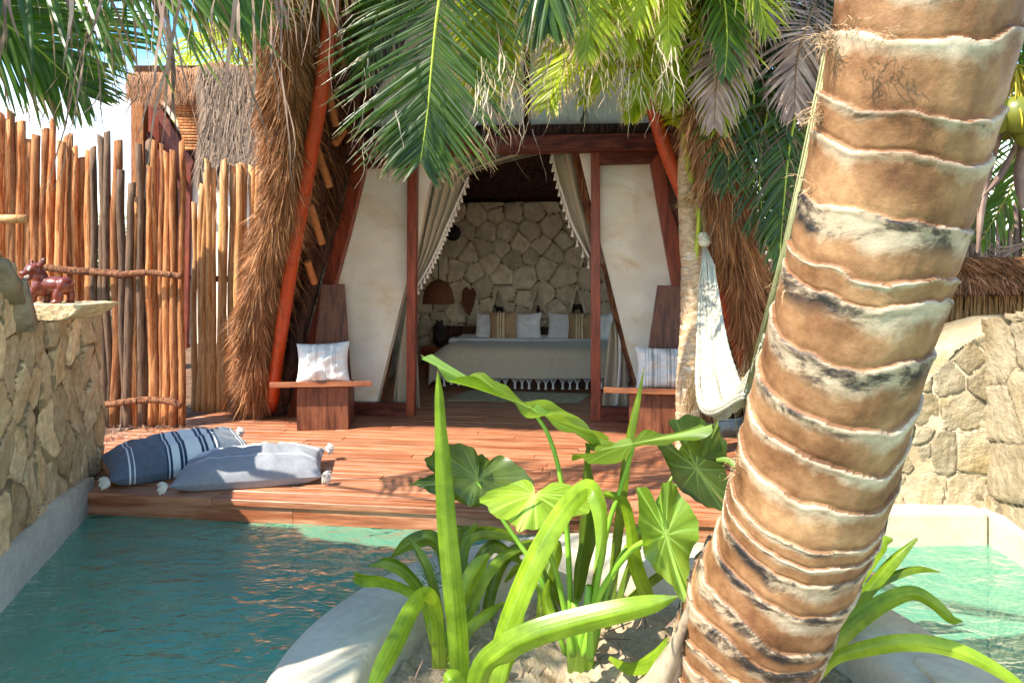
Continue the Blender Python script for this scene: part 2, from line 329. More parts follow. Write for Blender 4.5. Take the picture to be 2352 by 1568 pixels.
# ------------------------------------------------------------------ deck (boards parallel to the house front)
g = MB(); bw = 0.098; R2 = random.Random(3)
b = -2.16; k = 0
def deck_left(b):   # left edge in local a
    pts = [(-2.16, -2.30), (-1.5, -3.02), (-0.95, -3.02), (0.1, -2.48), (0.1, -2.2), (3.2, -2.2)]
    for (b0, a0), (b1, a1) in zip(pts, pts[1:]):
        if b <= b1 and b1 > b0: return lerp(a0, a1, (b-b0)/(b1-b0))
    return -2.2
first = True
while b < 3.05:
    w = bw*(1.5 if first else 1)
    aL0, aL1 = deck_left(b), deck_left(b+w-0.004); aR = 2.22 if b < -1.7 else 2.85
    # segments along the board
    cuts = [0.0]; 
    x = R2.uniform(0.6, 2.6)
    while x < 4.9: cuts.append(x); x += R2.uniform(1.4, 2.6)
    aa = [min(aL0, aL1)+c for c in cuts if min(aL0, aL1)+c < aR-0.2]+[aR]
    for i in range(len(aa)-1):
        r = R2.random(); z1 = 0.0+R2.uniform(-0.0015, 0.0015); z0 = -0.035
        s0, s1 = (aL0, aL1) if i == 0 else (aa[i]+0.0015, aa[i]+0.0015); e = aa[i+1]-0.0015
        c = 0.0025; bb0, bb1 = b, b+w-0.005
        vs = [B(s0, bb0, z0), B(e, bb0, z0), B(e, bb1, z0), B(s1, bb1, z0), B(s0, bb0, z1-c), B(e, bb0, z1-c), B(e, bb1, z1-c), B(s1, bb1, z1-c),
              B(s0+c, bb0+c, z1), B(e-c, bb0+c, z1), B(e-c, bb1-c, z1), B(s1+c, bb1-c, z1)]
        vs = [ (U.dot(v-O), V.dot(v-O), v.z) for v in vs]
        g.add(vs, [(0,3,2,1),(0,1,5,4),(1,2,6,5),(2,3,7,6),(3,0,4,7),(4,5,9,8),(5,6,10,9),(6,7,11,10),(7,4,8,11),(8,9,10,11)], r)
    b += w; first = False
# fascia boards facing the pool, and a bearer below
for (x0, x1, z0, z1, r) in ((-2.30, -0.9, -0.13, -0.037, .3), (-0.897, 1.1, -0.13, -0.037, .7), (1.103, 2.22, -0.13, -0.037, .45), (-2.3, 2.22, -0.42, -0.133, .15)):
    box(g, (x0, -2.145, z0), (x1, -2.11, z1), r)
box(g, (-2.28, -2.10, -0.3), (2.21, -1.3, -0.045), 0.1); box(g, (-2.2, -1.3, -0.3), (2.8, 3.0, -0.045), 0.1)
dk = MB(); dk.v, dk.f, dk.r, dk.t, dk.m = g.v, g.f, g.r, g.t, g.m
me_o = dk.build('deck', DECK, smooth=False, loc=(0, 0, 0)); me_o.location = O; me_o.rotation_euler = (0, 0, TH)
tag(me_o, kind='structure')
# ------------------------------------------------------------------ stone faces
def inpoly(poly, x, y):
    c = False; n = len(poly)
    for i in range(n):
        x0, y0 = poly[i]; x1, y1 = poly[(i+1) % n]
        if (y0 > y) != (y1 > y) and x < (x1-x0)*(y-y0)/(y1-y0)+x0: c = not c
    return c
def stoneface(mb, org, ax, nrm, poly, seeds, step=0.02, depth=0.05, groove=0.03, rough=0.012, seed=0, aniso=1.0, holes=(), tilt=.12):
    """poly and seeds in (along, z) metres measured from org"""
    org, ax, nrm = Vector(org), Vector(ax).normalized(), Vector(nrm).normalized()
    xs = [p[0] for p in poly]; ys = [p[1] for p in poly]
    x0, x1, y0, y1 = min(xs), max(xs), min(ys), max(ys)
    nu = int((x1-x0)/step)+2; nv = int((y1-y0)/step)+2
    uu = np.linspace(x0, x1, nu); vv = np.linspace(y0, y1, nv); G = np.stack(np.meshgrid(uu, vv), -1).reshape(-1, 2)
    Wp = np.array([[mnoise.noise(Vector((a*3.5, b*3.5, seed)))*0.035, mnoise.noise(Vector((a*3.5, b*3.5, seed+9)))*0.035] for a, b in G])
    S = np.array(seeds); an = np.array([aniso, 1.0])
    D = np.linalg.norm(((G+Wp)[:, None, :]-S[None])*an, axis=2)
    ix = np.argsort(D, axis=1)[:, :2]; F1 = np.take_along_axis(D, ix[:, :1], 1)[:, 0]; F2 = np.take_along_axis(D, ix[:, 1:2], 1)[:, 0]
    rr = random.Random(seed+5); cell = np.array([rr.random() for _ in seeds]); tx = np.array([rr.uniform(-tilt, tilt) for _ in seeds]); ty = np.array([rr.uniform(-tilt, tilt) for _ in seeds]); off = np.array([rr.uniform(-.4, .25) for _ in seeds])*depth*0.5
    c = ix[:, 0]; e = F2-F1
    s = np.clip(e/(groove*2), 0, 1); s = 1-(1-s)**3
    dd = (G-S[c])
    nz = np.array([mnoise.fractal(Vector((a*7, b*7, seed+3)), 0.8, 2.0, 5) for a, b in G])
    h = depth*s + (off[c]+dd[:, 0]*tx[c]+dd[:, 1]*ty[c])*s + nz*rough*s
    pts = [org + ax*G[i, 0] + Vector((0, 0, G[i, 1])) + nrm*h[i] for i in range(len(G))]
    keep = np.array([inpoly(poly, a, b) and not any(inpoly(q, a, b) for q in holes) for a, b in G])
    base = len(mb.v)
    mb.v += [tuple(p) for p in pts]; mb.r += [float(cell[k]) for k in c]; mb.t += [float(min(1, q/0.03)) for q in e]
    for j in range(nv-1):
        for i in range(nu-1):
            q = (j*nu+i, j*nu+i+1, (j+1)*nu+i+1, (j+1)*nu+i)
            if keep[q[0]] and keep[q[1]] and keep[q[2]] and keep[q[3]]:
                mb.f.append(tuple(base+z for z in q)); mb.m.append(1 if max(e[z] for z in q) < groove*0.75 else 0)
def scatter(poly, dist, seed, aniso=1.0, tries=4000):
    rr = random.Random(seed); xs = [p[0] for p in poly]; ys = [p[1] for p in poly]; out = []; full = dist
    for q_ in range(tries):
        dist = full*(1.3 if q_ < 60 else (.95 if q_ < 400 else .72))
        a = rr.uniform(min(xs)-dist, max(xs)+dist); b = rr.uniform(min(ys)-dist, max(ys)+dist)
        if all(((a-c)*aniso)**2+(b-d)**2 > dist*dist for c, d in out): out.append((a, b))
    return out

# ================================================================== LEFT STONE WALL
A0 = Vector((-2.60, 4.08, 0)); axL = Vector((-0.29, 1.0, 0)).normalized(); nL = Vector((axL.y, -axL.x, 0))
wl = empty('stone_wall', (-2.7, 3.4, 0), 'tan rubble stone wall in shade rising from the left side of the pool beside the deck', 'wall')
sy0, sy1 = -2.6, 0.46
polyL = [(sy0, 0.05), (-1.3, 0.05), (0.02, 0.04), (0.46, -0.02), (0.42, 0.5), (0.36, 1.03), (-0.80, 1.06), (-0.86, 1.14), (-1.0, 1.36), (-1.2, 1.46), (-1.42, 1.75), (-1.7, 2.1), (-2.0, 2.3), (sy0, 2.4)]
g = MB()
stoneface(g, A0, axL, nL, polyL, scatter([(sy0, 0), (0.5, 0), (0.5, 2.3), (sy0, 2.3)], 0.30, 4, 1.7), step=0.013, depth=0.035, groove=0.014, rough=0.012, seed=4, aniso=1.7)
back = [(a+(0.01 if a < 0 else -0.02), z-0.015) for a, z in polyL]
prism(g, [A0+axL*a+Vector((0, 0, z))+nL*0.012 for a, z in back], -nL*0.42, 0.4, 1)
# narrow far end of the wall
endp = [(0.0, -0.02), (0.42, -0.02), (0.42, 0.98), (0.0, 0.98)]
stoneface(g, A0+axL*0.46+nL*0.05-nL*0.47, nL, axL, [(0, -.02), (0.45, -.02), (0.40, .97), (0, .97)], scatter(endp, 0.16, 11), step=0.03, depth=0.04, groove=0.03, seed=6)
g.build('masonry', [STONEL, MORTAR], wl)
g = MB()   # smooth plaster skirt down into the water
sk = [(sy0, -1.3), (0.02, -1.3), (0.02, 0.06), (-0.5, 0.09), (-1.2, 0.055), (-1.9, 0.08), (sy0, 0.06)]
prism(g, [A0+axL*a+Vector((0, 0, z))+nL*0.085 for a, z in sk], -nL*0.3, 0.3)
g.build('plaster_skirt', CEMENT, wl)
g = MB()   # round-backed coping stones on the arched part
for k, (a, z) in enumerate([(-0.96, 1.20), (-1.12, 1.32)]):
    c = A0+axL*a+Vector((0, 0, z-0.03))-nL*0.17
    an = [1.0, 0.65][k]
    M = Matrix.Translation(c) @ Matrix((tuple(axL)+(0,), tuple(nL)+(0,), (0, 0, 1, 0), (0, 0, 0, 1))).transposed() @ Matrix.Rotation(an, 4, 'Y')
    vs = []; n = 9
    for i in range(n):
        for j in range(n):
            for s in (1,):
                x = lerp(-.13, .13, i/(n-1)); y = lerp(-.24, .27, j/(n-1))
                e = min(i, j, n-1-i, n-1-j)
                vs.append(M @ Vector((x, y, (0.05 if e > 0 else -0.02)+0.035*mnoise.noise(Vector((x*14+k*5, y*14, k))))))
    g.add(vs, [(i*n+j, (i+1)*n+j, (i+1)*n+j+1, i*n+j+1) for i in range(n-1) for j in range(n-1)], R.random())
    box(g, (-.13, -.24, -.06), (.13, .27, 0.005), R.random(), M=M)
g.build('coping', [STONER, MORTAR], wl)
# slab shelf on the wall end
sd = 3.62
g = MB(); sp = [P(26, 699, sd), P(190, 700, sd), P(186, 707, sd), P(168, 722, sd), P(150, 733, sd), P(120, 738, sd), P(70, 738, sd), P(36, 738, sd)]
prism(g, sp, Vector((0.02, 0.30, 0)), 0.5)
slab = g.build('stone_slab', STONEL, smooth=False); bevel(slab, 0.006)
sb = slab.modifiers.new('s', 'SUBSURF'); sb.subdivision_type = 'SIMPLE'; sb.levels = sb.render_levels = 4
tx_ = bpy.data.textures.new('rock', 'CLOUDS'); tx_.noise_scale = 0.05; dm = slab.modifiers.new('d', 'DISPLACE'); dm.texture = tx_; dm.strength = 0.018; dm.mid_level = 0.5
tag(slab, 'flat rough stone slab shelf under the clay figurine on the left wall', 'stone slab')

# ---- figures made of fused blobs
def blobs(name, parts, mats, loc, scale, rz, vox=0.01, parent=None):
    bm = bmesh.new()
    for (c, r, rotd) in parts:
        M = Matrix.Translation(c) @ Matrix.Rotation(math.radians(rotd), 4, 'Y') @ Matrix.Diagonal((r[0], r[1], r[2], 1))
        bmesh.ops.create_icosphere(bm, subdivisions=3, radius=1.0, matrix=M)
    me = bpy.data.meshes.new(name); bm.to_mesh(me); bm.free()
    for m in mats: me.materials.append(m)
    o = bpy.data.objects.new(name, me); COL.objects.link(o); o.location = loc; o.scale = (scale,)*3; o.rotation_euler = (0, 0, rz)
    md = o.modifiers.new('fuse', 'REMESH'); md.mode = 'VOXEL'; md.voxel_size = vox; md.use_smooth_shade = True
    ms = o.modifiers.new('soft', 'SMOOTH'); ms.iterations = 4
    if parent: o.parent = parent
    return o
pigloc = P(118, 698, sd+0.13)
pig = empty('clay_figurine', pigloc, 'glossy reddish brown clay piglike animal figurine with open mouth on a stone slab', 'figurine', rz=math.radians(-2))
# body lengthwise on x (head at -x), units: metres
pb_ = [((.024, 0, .105), (.082, .050, .046), 6), ((-.055, -.004, .095), (.044, .050, .056), 0), ((.077, 0, .100), (.040, .048, .050), 0),
       ((-.055, -.012, .150), (.038, .038, .050), -18), ((-.082, -.020, .188), (.046, .046, .036), 0), ((-.070, -.016, .205), (.03, .034, .022), 0),
       ((-.122, -.030, .166), (.026, .024, .017), 12), ((-.138, -.034, .170), (.012, .018, .014), 12), ((-.106, -.028, .138), (.024, .020, .009), -26),
       ((-.085, -.030, .045), (.022, .021, .050), 0), ((-.045, .032, .045), (.020, .020, .048), 0), ((.058, -.030, .045), (.026, .022, .050), 0), ((.092, .026, .042), (.020, .020, .046), 0),
       ((-.094, -.036, .012), (.027, .024, .013), 0), ((-.052, .034, .012), (.024, .022, .013), 0), ((.050, -.036, .012), (.027, .024, .013), 0), ((.086, .028, .012), (.024, .022, .013), 0),
       ((.120, 0, .110), (.012, .008, .008), 0),
       ((-.030, -.030, .226), (.017, .009, .030), 28), ((-.108, -.002, .224), (.011, .009, .022), -12), ((-.112, -.035, .176), (.014, .02, .01), 0)]
b_ = blobs('body', pb_, [CLAY], (0, 0, 0), 1.0, 0, 0.0045, pig)
g = MB()
lathe(g, [(0.0, 0.004), (.005, .003), (.008, 0), (.009, -.003)], 14); e_ = g.build('eye', EYEW, None, loc=(0, 0, 0)); e_.parent = pig; e_.location = (-.080, -.0655, .190); e_.rotation_euler = (math.radians(90), 0, 0)
g = MB(); box(g, (-.013, -.003, -.004), (.013, .003, .004)); 
for k in range(5): box(g, (-.012+k*.0052, -.005, .0), (-.0085+k*.0052, -.002, .007), .5)
e_ = g.build('teeth', EYEW, None, loc=(0, 0, 0)); e_.parent = pig; e_.location = (-.098, -.0515, .150); e_.rotation_euler = (0, math.radians(-22), math.radians(12))

# ================================================================== RIGHT STONE WALL
dR = 3.72
wr = empty('stone_wall', (2.3, 3.75, 0), 'sunlit cream rubble stone wall with arched top rising from the right side of the pool', 'wall')
def rz_(px, py, d=dR): v = P(px, py, d); return (v.x, v.z)
polyR = [rz_(2010, 1232), rz_(2275, 1232), rz_(2420, 1232), rz_(2420, 728), rz_(2352, 733), rz_(2262, 757), rz_(2192, 797), rz_(2140, 850), rz_(2096, 905), rz_(2062, 985), rz_(2034, 1080), rz_(2012, 1170)]
seedsR = [(2264, 773), (2223, 814), (2169, 864), (2116, 946), (2076, 1004), (2052, 1060), (2335, 773), (2260, 864), (2335, 880), (2198, 938), (2111, 1013), (2219, 1042), (2099, 1120), (2322, 1004), (2215, 1125), (2029, 1150), (2320, 1130), (2117, 1030), (2400, 900), (2400, 1080), (2155, 1035), (2040, 1100), (2290, 700), (2180, 780), (2100, 860)]
g = MB()
stoneface(g, (0, dR, 0), (1, 0, 0), (0, -1, 0), polyR, [rz_(*s) for s in seedsR], step=0.0095, depth=0.028, groove=0.009, rough=0.012, seed=21, tilt=.06)
prism(g, [Vector((x-(0.012 if x > 2.2 else -0.02), dR-0.02, z-0.015)) for x, z in polyR], (0, 0.42, 0), .5, 0)
g.build('masonry', [STONER, MORTARL], wr)
g = MB()   # side wing running towards the camera
polyW = [(0, 0.02), (2.6, 0.02), (2.6, 1.3), (1.2, 1.3), (0, 1.05)]
stoneface(g, (2.60, dR, 0), Vector((-0.11, -1, 0)), (-1, 0.11, 0), polyW, scatter(polyW, 0.36, 31, 0.8), step=0.016, depth=0.035, groove=0.012, rough=0.012, tilt=.06, seed=33, aniso=0.8)
prism(g, [Vector((2.60, dR, 0))+Vector((-0.11, -1, 0)).normalized()*a+Vector((0.015, 0, z)) for a, z in polyW], (0.35, 0, 0), .5, 1)
g.build('wing', [STONER, MORTARL], wr)
g = MB()   # smooth plaster ledge at the foot
la = [P(2010, 1176, dR-0.16), P(2272, 1176, dR-0.13), P(2272, 1176, dR-0.13)+Vector((0, 0, -1.2)), P(2010, 1176, dR-0.16)+Vector((0, 0, -1.2))]
prism(g, la, (0, 0.3, 0), .5)
prism(g, [Vector((2.56, dR, 0))+Vector((-0.11, -1, 0)).normalized()*a+Vector((-0.03, 0, z)) for a, z in [(0, 0.03), (2.6, 0.05), (2.6, -1.3), (0, -1.3)]], (0.3, 0, 0), .4)
lg = g.build('plaster_skirt', CEMENT, wr, smooth=False); bevel(lg, 0.02, 3)

# ================================================================== PLANTER
PC = Vector((0.39, 2.25, 0)); RO, RI = 1.20, 0.89
g = MB(); n = 96; prof = [(RO-.01, -1.3), (RO, -0.05), (RO-.005, -.015), (RO-.025, 0.0), (RI+.03, 0.0), (RI+.006, -.02), (RI-.01, -.06), (RI-.05, -.5)]
vs = []
for rr, z in prof:
    for j in range(n):
        a = 2*math.pi*j/n
        w = 1+0.012*mnoise.noise(Vector((math.cos(a)*1.2, math.sin(a)*1.2, 3)))
        vs.append(PC+Vector((math.cos(a)*rr*w, math.sin(a)*rr*w, z+0.006*mnoise.noise(Vector((math.cos(a)*2, math.sin(a)*2, 1))))))
g.add(vs, [(i*n+j, i*n+(j+1) % n, (i+1)*n+(j+1) % n, (i+1)*n+j) for i in range(len(prof)-1) for j in range(n)])
pl = empty('round_planter', PC+Vector((0, 0, -1.2)), 'round smooth grey cement planter ring standing in the pool around the plants', 'planter')
g.build('rim', CEMENT, pl)
g = MB()   # squared cement block at its right side
v0 = Gp(2045, 1540, 0.02); box(g, (1.36, 1.78, -0.4), (1.62, 2.32, 0.02))
blk = g.build('block', CEMENT, pl, smooth=False); bevel(blk, 0.012, 3)
g = MB(); n = 170; vs = []; idx = {}
rs = 0.93
for j in range(n):
    for i in range(n):
        x = lerp(-rs, rs, i/(n-1)); y = lerp(-rs, rs, j/(n-1))
        if x*x+y*y <= rs*rs:
            idx[(i, j)] = len(vs); q = Vector((x*5, y*5, 0))
            h = 0.05*mnoise.fractal(q, 0.9, 2.1, 6) + 0.03*mnoise.noise(Vector((x*13, y*13, 4)))+0.012*mnoise.noise(Vector((x*38, y*38, 4)))
            vs.append(PC+Vector((x, y, -0.16+h)))
fs = [(idx[i, j], idx[i+1, j], idx[i+1, j+1], idx[i, j+1]) for i in range(n-1) for j in range(n-1) if all(k in idx for k in ((i, j), (i+1, j), (i+1, j+1), (i, j+1)))]
g.add(vs, fs); tag(g.build('sand', SAND), kind='structure')
# ================================================================== THE HOUSE
house = empty('thatched_hut', B(0, 0, 0), 'a-frame hut with thatched prow, cream plaster front, red timber beams and an open bedroom', 'hut')
def fpart(name, polys, b0, b1, m, bev=0.004, r=None):
    g = MB()
    for p in polys: fprism(g, p, b0, b1, R.random() if r is None else r)
    o = g.build(name, m, house, smooth=False)
    if bev: bevel(o, bev)
    return o
fpart('beam', [[(782, 317), (1640, 302), (1640, 341), (782, 357)]], -0.10, 0.06, REDH, 0.01)
fpart('upper_log', [[(835, 291), (1560, 281), (1560, 304), (820, 318)]], -0.03, 0.10, DARKLOG, 0.01)
# plaster walls either side of the opening, gable above
fpart('plaster_wall', [[(798, 355), (1000, 355), (968, 520), (915, 720), (864, 927), (648, 947), (700, 760), (745, 560)]], 0.10, 0.20, PLASTER)
fpart('plaster_wall', [[(1330, 351), (1540, 347), (1590, 560), (1660, 930), (1478, 930), (1440, 800), (1380, 560)]], 0.10, 0.20, PLASTER)
fpart('gable', [[(812, 300), (1525, 296), (1440, 150), (1310, -60), (1160, -310), (1010, -60), (905, 145)]], 0.08, 0.18, PLASTER)
fpart('gable_post', [[(1203, 300), (1203, -200), (1216, -200), (1216, 300)]], 0.03, 0.079, DARKLOG)
# glazed door frames: left and right
for nm, outer, inner in (('left', [(831, 357), (957, 355), (951, 957), (655, 951)], [(838, 386), (935, 384), (933, 927), (694, 922)]),
                         ('right', [(1357, 349), (1518, 345), (1648, 972), (1357, 968)], [(1378, 378), (1493, 375), (1602, 938), (1380, 935)])):
    fpart('top_rail', [[outer[0], outer[1], inner[1], inner[0]]], 0.0, 0.07, REDH, 0.004); fpart('bottom_rail', [[outer[3], inner[3], inner[2], outer[2]]], 0.0, 0.07, REDH, 0.004)
    if nm == 'left':
        st = [[(814, 357), (831, 357), (838, 386), (800, 540), (694, 922), (690, 951), (660, 951), (742, 640), (775, 523)], [(935, 356.1), (957, 355.5), (951, 956.5), (933, 956)]]
    else:
        st = [[(1357, 349.5), (1378, 348.5), (1380, 967), (1357, 967.5)], [(1493, 375), (1518, 345), (1648, 971), (1600, 970)]]
    for s in st:
        g = MB(); fprism(g, s, -0.006, 0.076, R.random()); bevel(g.build('stile', REDW, house, smooth=False), 0.004)
    gg = MB(); bmid = 0.035; gg.add([Fp(x, y, bmid) for x, y in inner], [(0, 1, 2, 3)])
    # thin pane
    gm = bpy.data.materials.get('pane_glass')
    if not gm:
        gm = bpy.data.materials.new('pane_glass'); gm.use_nodes = True; t = gm.node_tree; t.nodes.clear(); L = t.links.new
        o2 = N(t, 'ShaderNodeOutputMaterial'); a1 = N(t, 'ShaderNodeBsdfTransparent', inp={'Color': (0.97, 0.98, 0.97, 1)}); a2 = N(t, 'ShaderNodeBsdfGlossy', inp={'Roughness': 0.02})
        fr2 = N(t, 'ShaderNodeFresnel', inp={'IOR': 1.25}); m2 = N(t, 'ShaderNodeMixShader'); L(fr2.outputs[0], m2.inputs[0]); L(a1.outputs[0], m2.inputs[1]); L(a2.outputs[0], m2.inputs[2]); L(m2.outputs[0], o2.inputs[0])
    gg.build('pane', gm, house, smooth=False)
def wlog(name, pts, b, m, seed, jag=0.03, n=14, sub=40):
    """crooked log through picture points (x, y, radius in metres) on plane b"""
    q = spline([tuple(Fp(x, y, b)) + (r,) for x, y, r in pts], sub)
    g = MB(); pp = []; rr = []
    for i, v in enumerate(q):
        w = Vector((mnoise.noise(Vector((i*.21, seed, 0))), 0, 0))*jag
        pp.append(Vector(v[:3])+U*w.x); rr.append(v[3]*(1+0.16*mnoise.noise(Vector((i*.35, seed, 5)))))
    tube(g, pp, rr, n, R.random(), wob=0.22, seed=seed)
    return g.build(name, m, house)
wlog('diagonal_log', [(1008, 330, .045), (972, 470, .045), (925, 640, .05), (885, 830, .055), (862, 945, .06)], 0.24, BARKLOG, 3)
wlog('diagonal_log', [(1322, 330, .045), (1352, 480, .045), (1388, 600, .045), (1432, 760, .05), (1478, 930, .055)], 0.24, BARKLOG, 8)
wlog('corner_log', [(806, 300, .075), (780, 400, .08), (730, 600, .085), (680, 790, .085), (634, 955, .09)], -0.06, DARKLOG, 13, 0.05)
wlog('corner_log', [(1520, 300, .07), (1600, 600, .08), (1685, 955, .09)], 0.0, DARKLOG, 17, 0.04)
# ---- prow poles and roof
PLB = Vector((-2.33, 6.10, 0)); PLD = Vector((0.343, -0.62, 1.0))       # left prow line per metre of height
PRB = Vector((2.24, 5.55, 0)); PRD = Vector((-0.42, -0.60, 1.0))
def prowL(h): return PLB+PLD*h
def prowR(h): return PRB+PRD*h
APX = 6.5
g = MB()
def dpoly(px): return [P(*p) for p in px]
q = spline([tuple(P(622, 940, 5.98))+(.055,), tuple(P(655, 700, 5.35))+(.052,), tuple(P(700, 430, 4.85))+(.052,), tuple(P(738, 210, 4.5))+(.05,), tuple(P(765, -20, 4.2))+(.05,), tuple(P(800, -400, 3.7))+(.05,)], 40)
tube(g, [Vector(v[:3]) for v in q], [v[3]*(1+.08*mnoise.noise(Vector((i*.2, 2, 2)))) for i, v in enumerate(q)], 14, .5, wob=.08); g.build('prow_pole', ORANGE, house)
g = MB()
q = spline([tuple(P(1755, 980, 5.4))+(.055,), tuple(P(1660, 680, 5.1))+(.052,), tuple(P(1566, 440, 4.85))+(.05,), tuple(P(1515, 300, 4.7))+(.05,), tuple(P(1440, 0, 4.3))+(.05,)], 40)
tube(g, [Vector(v[:3]) for v in q], [v[3] for v in q], 14, .5, wob=.08); g.build('prow_pole', ORANGE, house)
# pale thin battens seen against the left thatch
# solid roof cores
g = MB()
def roofslab(mb, pb, pd, h0, h1, thick, back, side, r=.2, m=0):
    a = pb+pd*h0; c = pb+pd*h1; e = V*back; o = Vector((side*thick, 0, 0))
    prism(mb, [a, c, c+e*1.0+Vector((0, (1)*(pd.y*-(h1-h0)), 0))*1.0, a+e], o, r, m)
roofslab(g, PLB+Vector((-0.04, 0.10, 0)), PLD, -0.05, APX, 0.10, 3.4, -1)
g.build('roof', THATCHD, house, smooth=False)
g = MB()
roofslab(g, PRB+Vector((0.06, 0.10, 0)), PRD, -0.05, APX, 0.06, 1.1, 1)  # cut short out of view, an added gap letting sky light into the bedroom
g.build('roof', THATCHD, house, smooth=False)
# ---- thatch strands
def strands(mb, n, base, down, out, cr, length, width, hr, rng, spread=0.5, grav=0.25, amin=0, amax=2*math.pi, clump=0.0):
    """base(h)->centre; strands leave a circle of radius cr(h) round the line and hang along 'down'"""
    tuftn = 9
    for k in range(n):
        if k % tuftn == 0:
            h0 = rng.uniform(*hr); an0 = rng.uniform(amin, amax); rq = math.sqrt(rng.uniform(0.45, 1.0)); dj = Vector((rng.gauss(0, .24), rng.gauss(0, .24), rng.gauss(0, .12))); os_ = rng.uniform(0.05, spread); tl = rng.uniform(.6, 1.35); tr_ = rng.random()
        h = max(hr[0], h0+rng.gauss(0, .025)); c = base(h); R0 = cr(h)
        an = an0+rng.gauss(0, .16); rr = R0*rq*(1+clump*mnoise.noise(Vector((math.cos(an)*2, math.sin(an)*2, h*4.0))))
        e1 = out; e2 = down.cross(out).normalized()
        rad = e1*math.cos(an)+e2*math.sin(an)
        p = c+rad*rr
        d = (down*1.0+rad*os_+dj+Vector((rng.gauss(0, .13), rng.gauss(0, .13), rng.gauss(0, .08)))).normalized()
        Ln = length*tl*rng.uniform(.7, 1.25); w = width*rng.uniform(.5, 1.4)
        s = d.cross(Vector((rng.gauss(0, 1), rng.gauss(0, 1), rng.gauss(0, 1)))).normalized()*w*.5
        p1 = p+d*Ln*.5+Vector((0, 0, -grav*Ln*.15)); p2 = p+d*Ln+Vector((0, 0, -grav*Ln*.6))
        r = min(1, max(0, tr_*.7+rng.uniform(-.1, .4)))
        mb.add([p-s, p+s, p1-s, p1+s, p2], [(0, 1, 3, 2), (2, 3, 4)], r, (0, 0, .5, .5, 1))
rg = random.Random(12)
g = MB()
lineL = lambda h: prowL(h)+Vector((-0.0+0.07*math.sin(h*3.1+1.9)*(0.5+0.2*h)-0.02, 0, 0))
strands(g, 56000, lineL, -PLD.normalized(), Vector((-1, 0, 0)), lambda h: 0.125+0.035*mnoise.noise(Vector((h*2.2, 0, 0))), .165, .0045, (0.02, 4.6), rg, spread=1.0, clump=.55)
# fill behind the prow edge, over the outer slope
strands(g, 7000, lambda h: prowL(h)+Vector((-0.10, 0.25+rg.random()*0.9, 0)), -PLD.normalized(), Vector((-1, 0, 0)), lambda h: 0.12, .35, .008, (0.0, 4.6), rg, spread=.5)
# inner underside strands and binding tufts
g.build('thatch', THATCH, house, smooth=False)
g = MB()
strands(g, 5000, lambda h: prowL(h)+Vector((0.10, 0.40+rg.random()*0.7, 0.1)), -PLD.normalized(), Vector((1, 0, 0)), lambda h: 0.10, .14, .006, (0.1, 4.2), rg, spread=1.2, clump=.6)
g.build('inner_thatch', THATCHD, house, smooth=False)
g = MB()
strands(g, 16000, lambda h: prowR(h)+Vector((-0.06, 0.05, 0)), -PRD.normalized(), Vector((1, 0, 0)), lambda h: 0.12, .20, .006, (0.0, 2.3), rg, spread=.6, clump=.4)
strands(g, 6000, lambda h: prowR(h)+Vector((0.06, 0.3+rg.random()*.6, 0)), -PRD.normalized(), Vector((1, 0, 0)), lambda h: 0.13, .25, .006, (0.0, 2.6), rg, spread=.5)
g.build('thatch', THATCH, house, smooth=False)
# rope-wound battens under the left slope
for (x0, y0, x1, y1, d) in ((712, 470, 740, 560, 5.05), (727, 340, 757, 430, 4.95), (748, 190, 772, 290, 4.75), (770, 80, 792, 150, 4.6), (706, 600, 722, 650, 5.3), (770, 330, 790, 300, 5.0)):
    g = MB(); a, c = P(x0, y0, d), P(x1, y1, d+.12); n_ = 44
    tube(g, [a.lerp(c, i/n_) for i in range(n_+1)], [.026*(1+.12*(i % 2)) for i in range(n_+1)], 10, .5); g.build('rope_binding', ROPE, house)
g = MB()
for k, (x0, y0, x1, y1) in enumerate(((770, 150, 700, 640), (800, 60, 735, 500), (835, 40, 800, 330), (800, 0, 850, 280))):
    tube(g, [P(x0, y0, 5.2), P(lerp(x0, x1, .5)+6, lerp(y0, y1, .5), 5.4), P(x1, y1, 5.7)], .045, 10, .3, wob=.2, seed=k)
g.build('batten', DARKLOG, house)
# ---- the bedroom behind the opening
rw = MB()
bW = 3.0
def bs(px, py): v = Fp(px, py, bW); return ((v-O).dot(U), v.z)
top = bs(1200, 462)[1]
polyI = [(-2.0, -0.02), (2.1, -0.02), (2.1, top), (-2.0, top)]
seedsI = scatter(polyI, 0.27, 41, 1.0)
niches = []
for (ax_, ay, x0, x1, yb) in ((1146, 664, 1130, 1163, 721), (1236, 664, 1219, 1253, 721), (1326, 664, 1310, 1343, 721)):
    niches.append([bs(x0, yb), bs(x1, yb), bs(ax_, ay)])
stoneface(rw, O+V*bW, U, -V, polyI, seedsI, step=0.016, depth=0.05, groove=0.03, rough=0.012, seed=41, holes=niches)
box(rw, (0, 0, 0), (1, 1, 1), .4, 1, M=Matrix.Translation(O+V*(bW+.14)+Vector((0, 0, -.02))) @ Matrix((tuple(U)+(0,), tuple(V)+(0,), (0, 0, 1, 0), (0, 0, 0, 1))).transposed() @ Matrix.Translation((-2.0, 0, 0)) @ Matrix.Diagonal((4.1, .15, top, 1)))
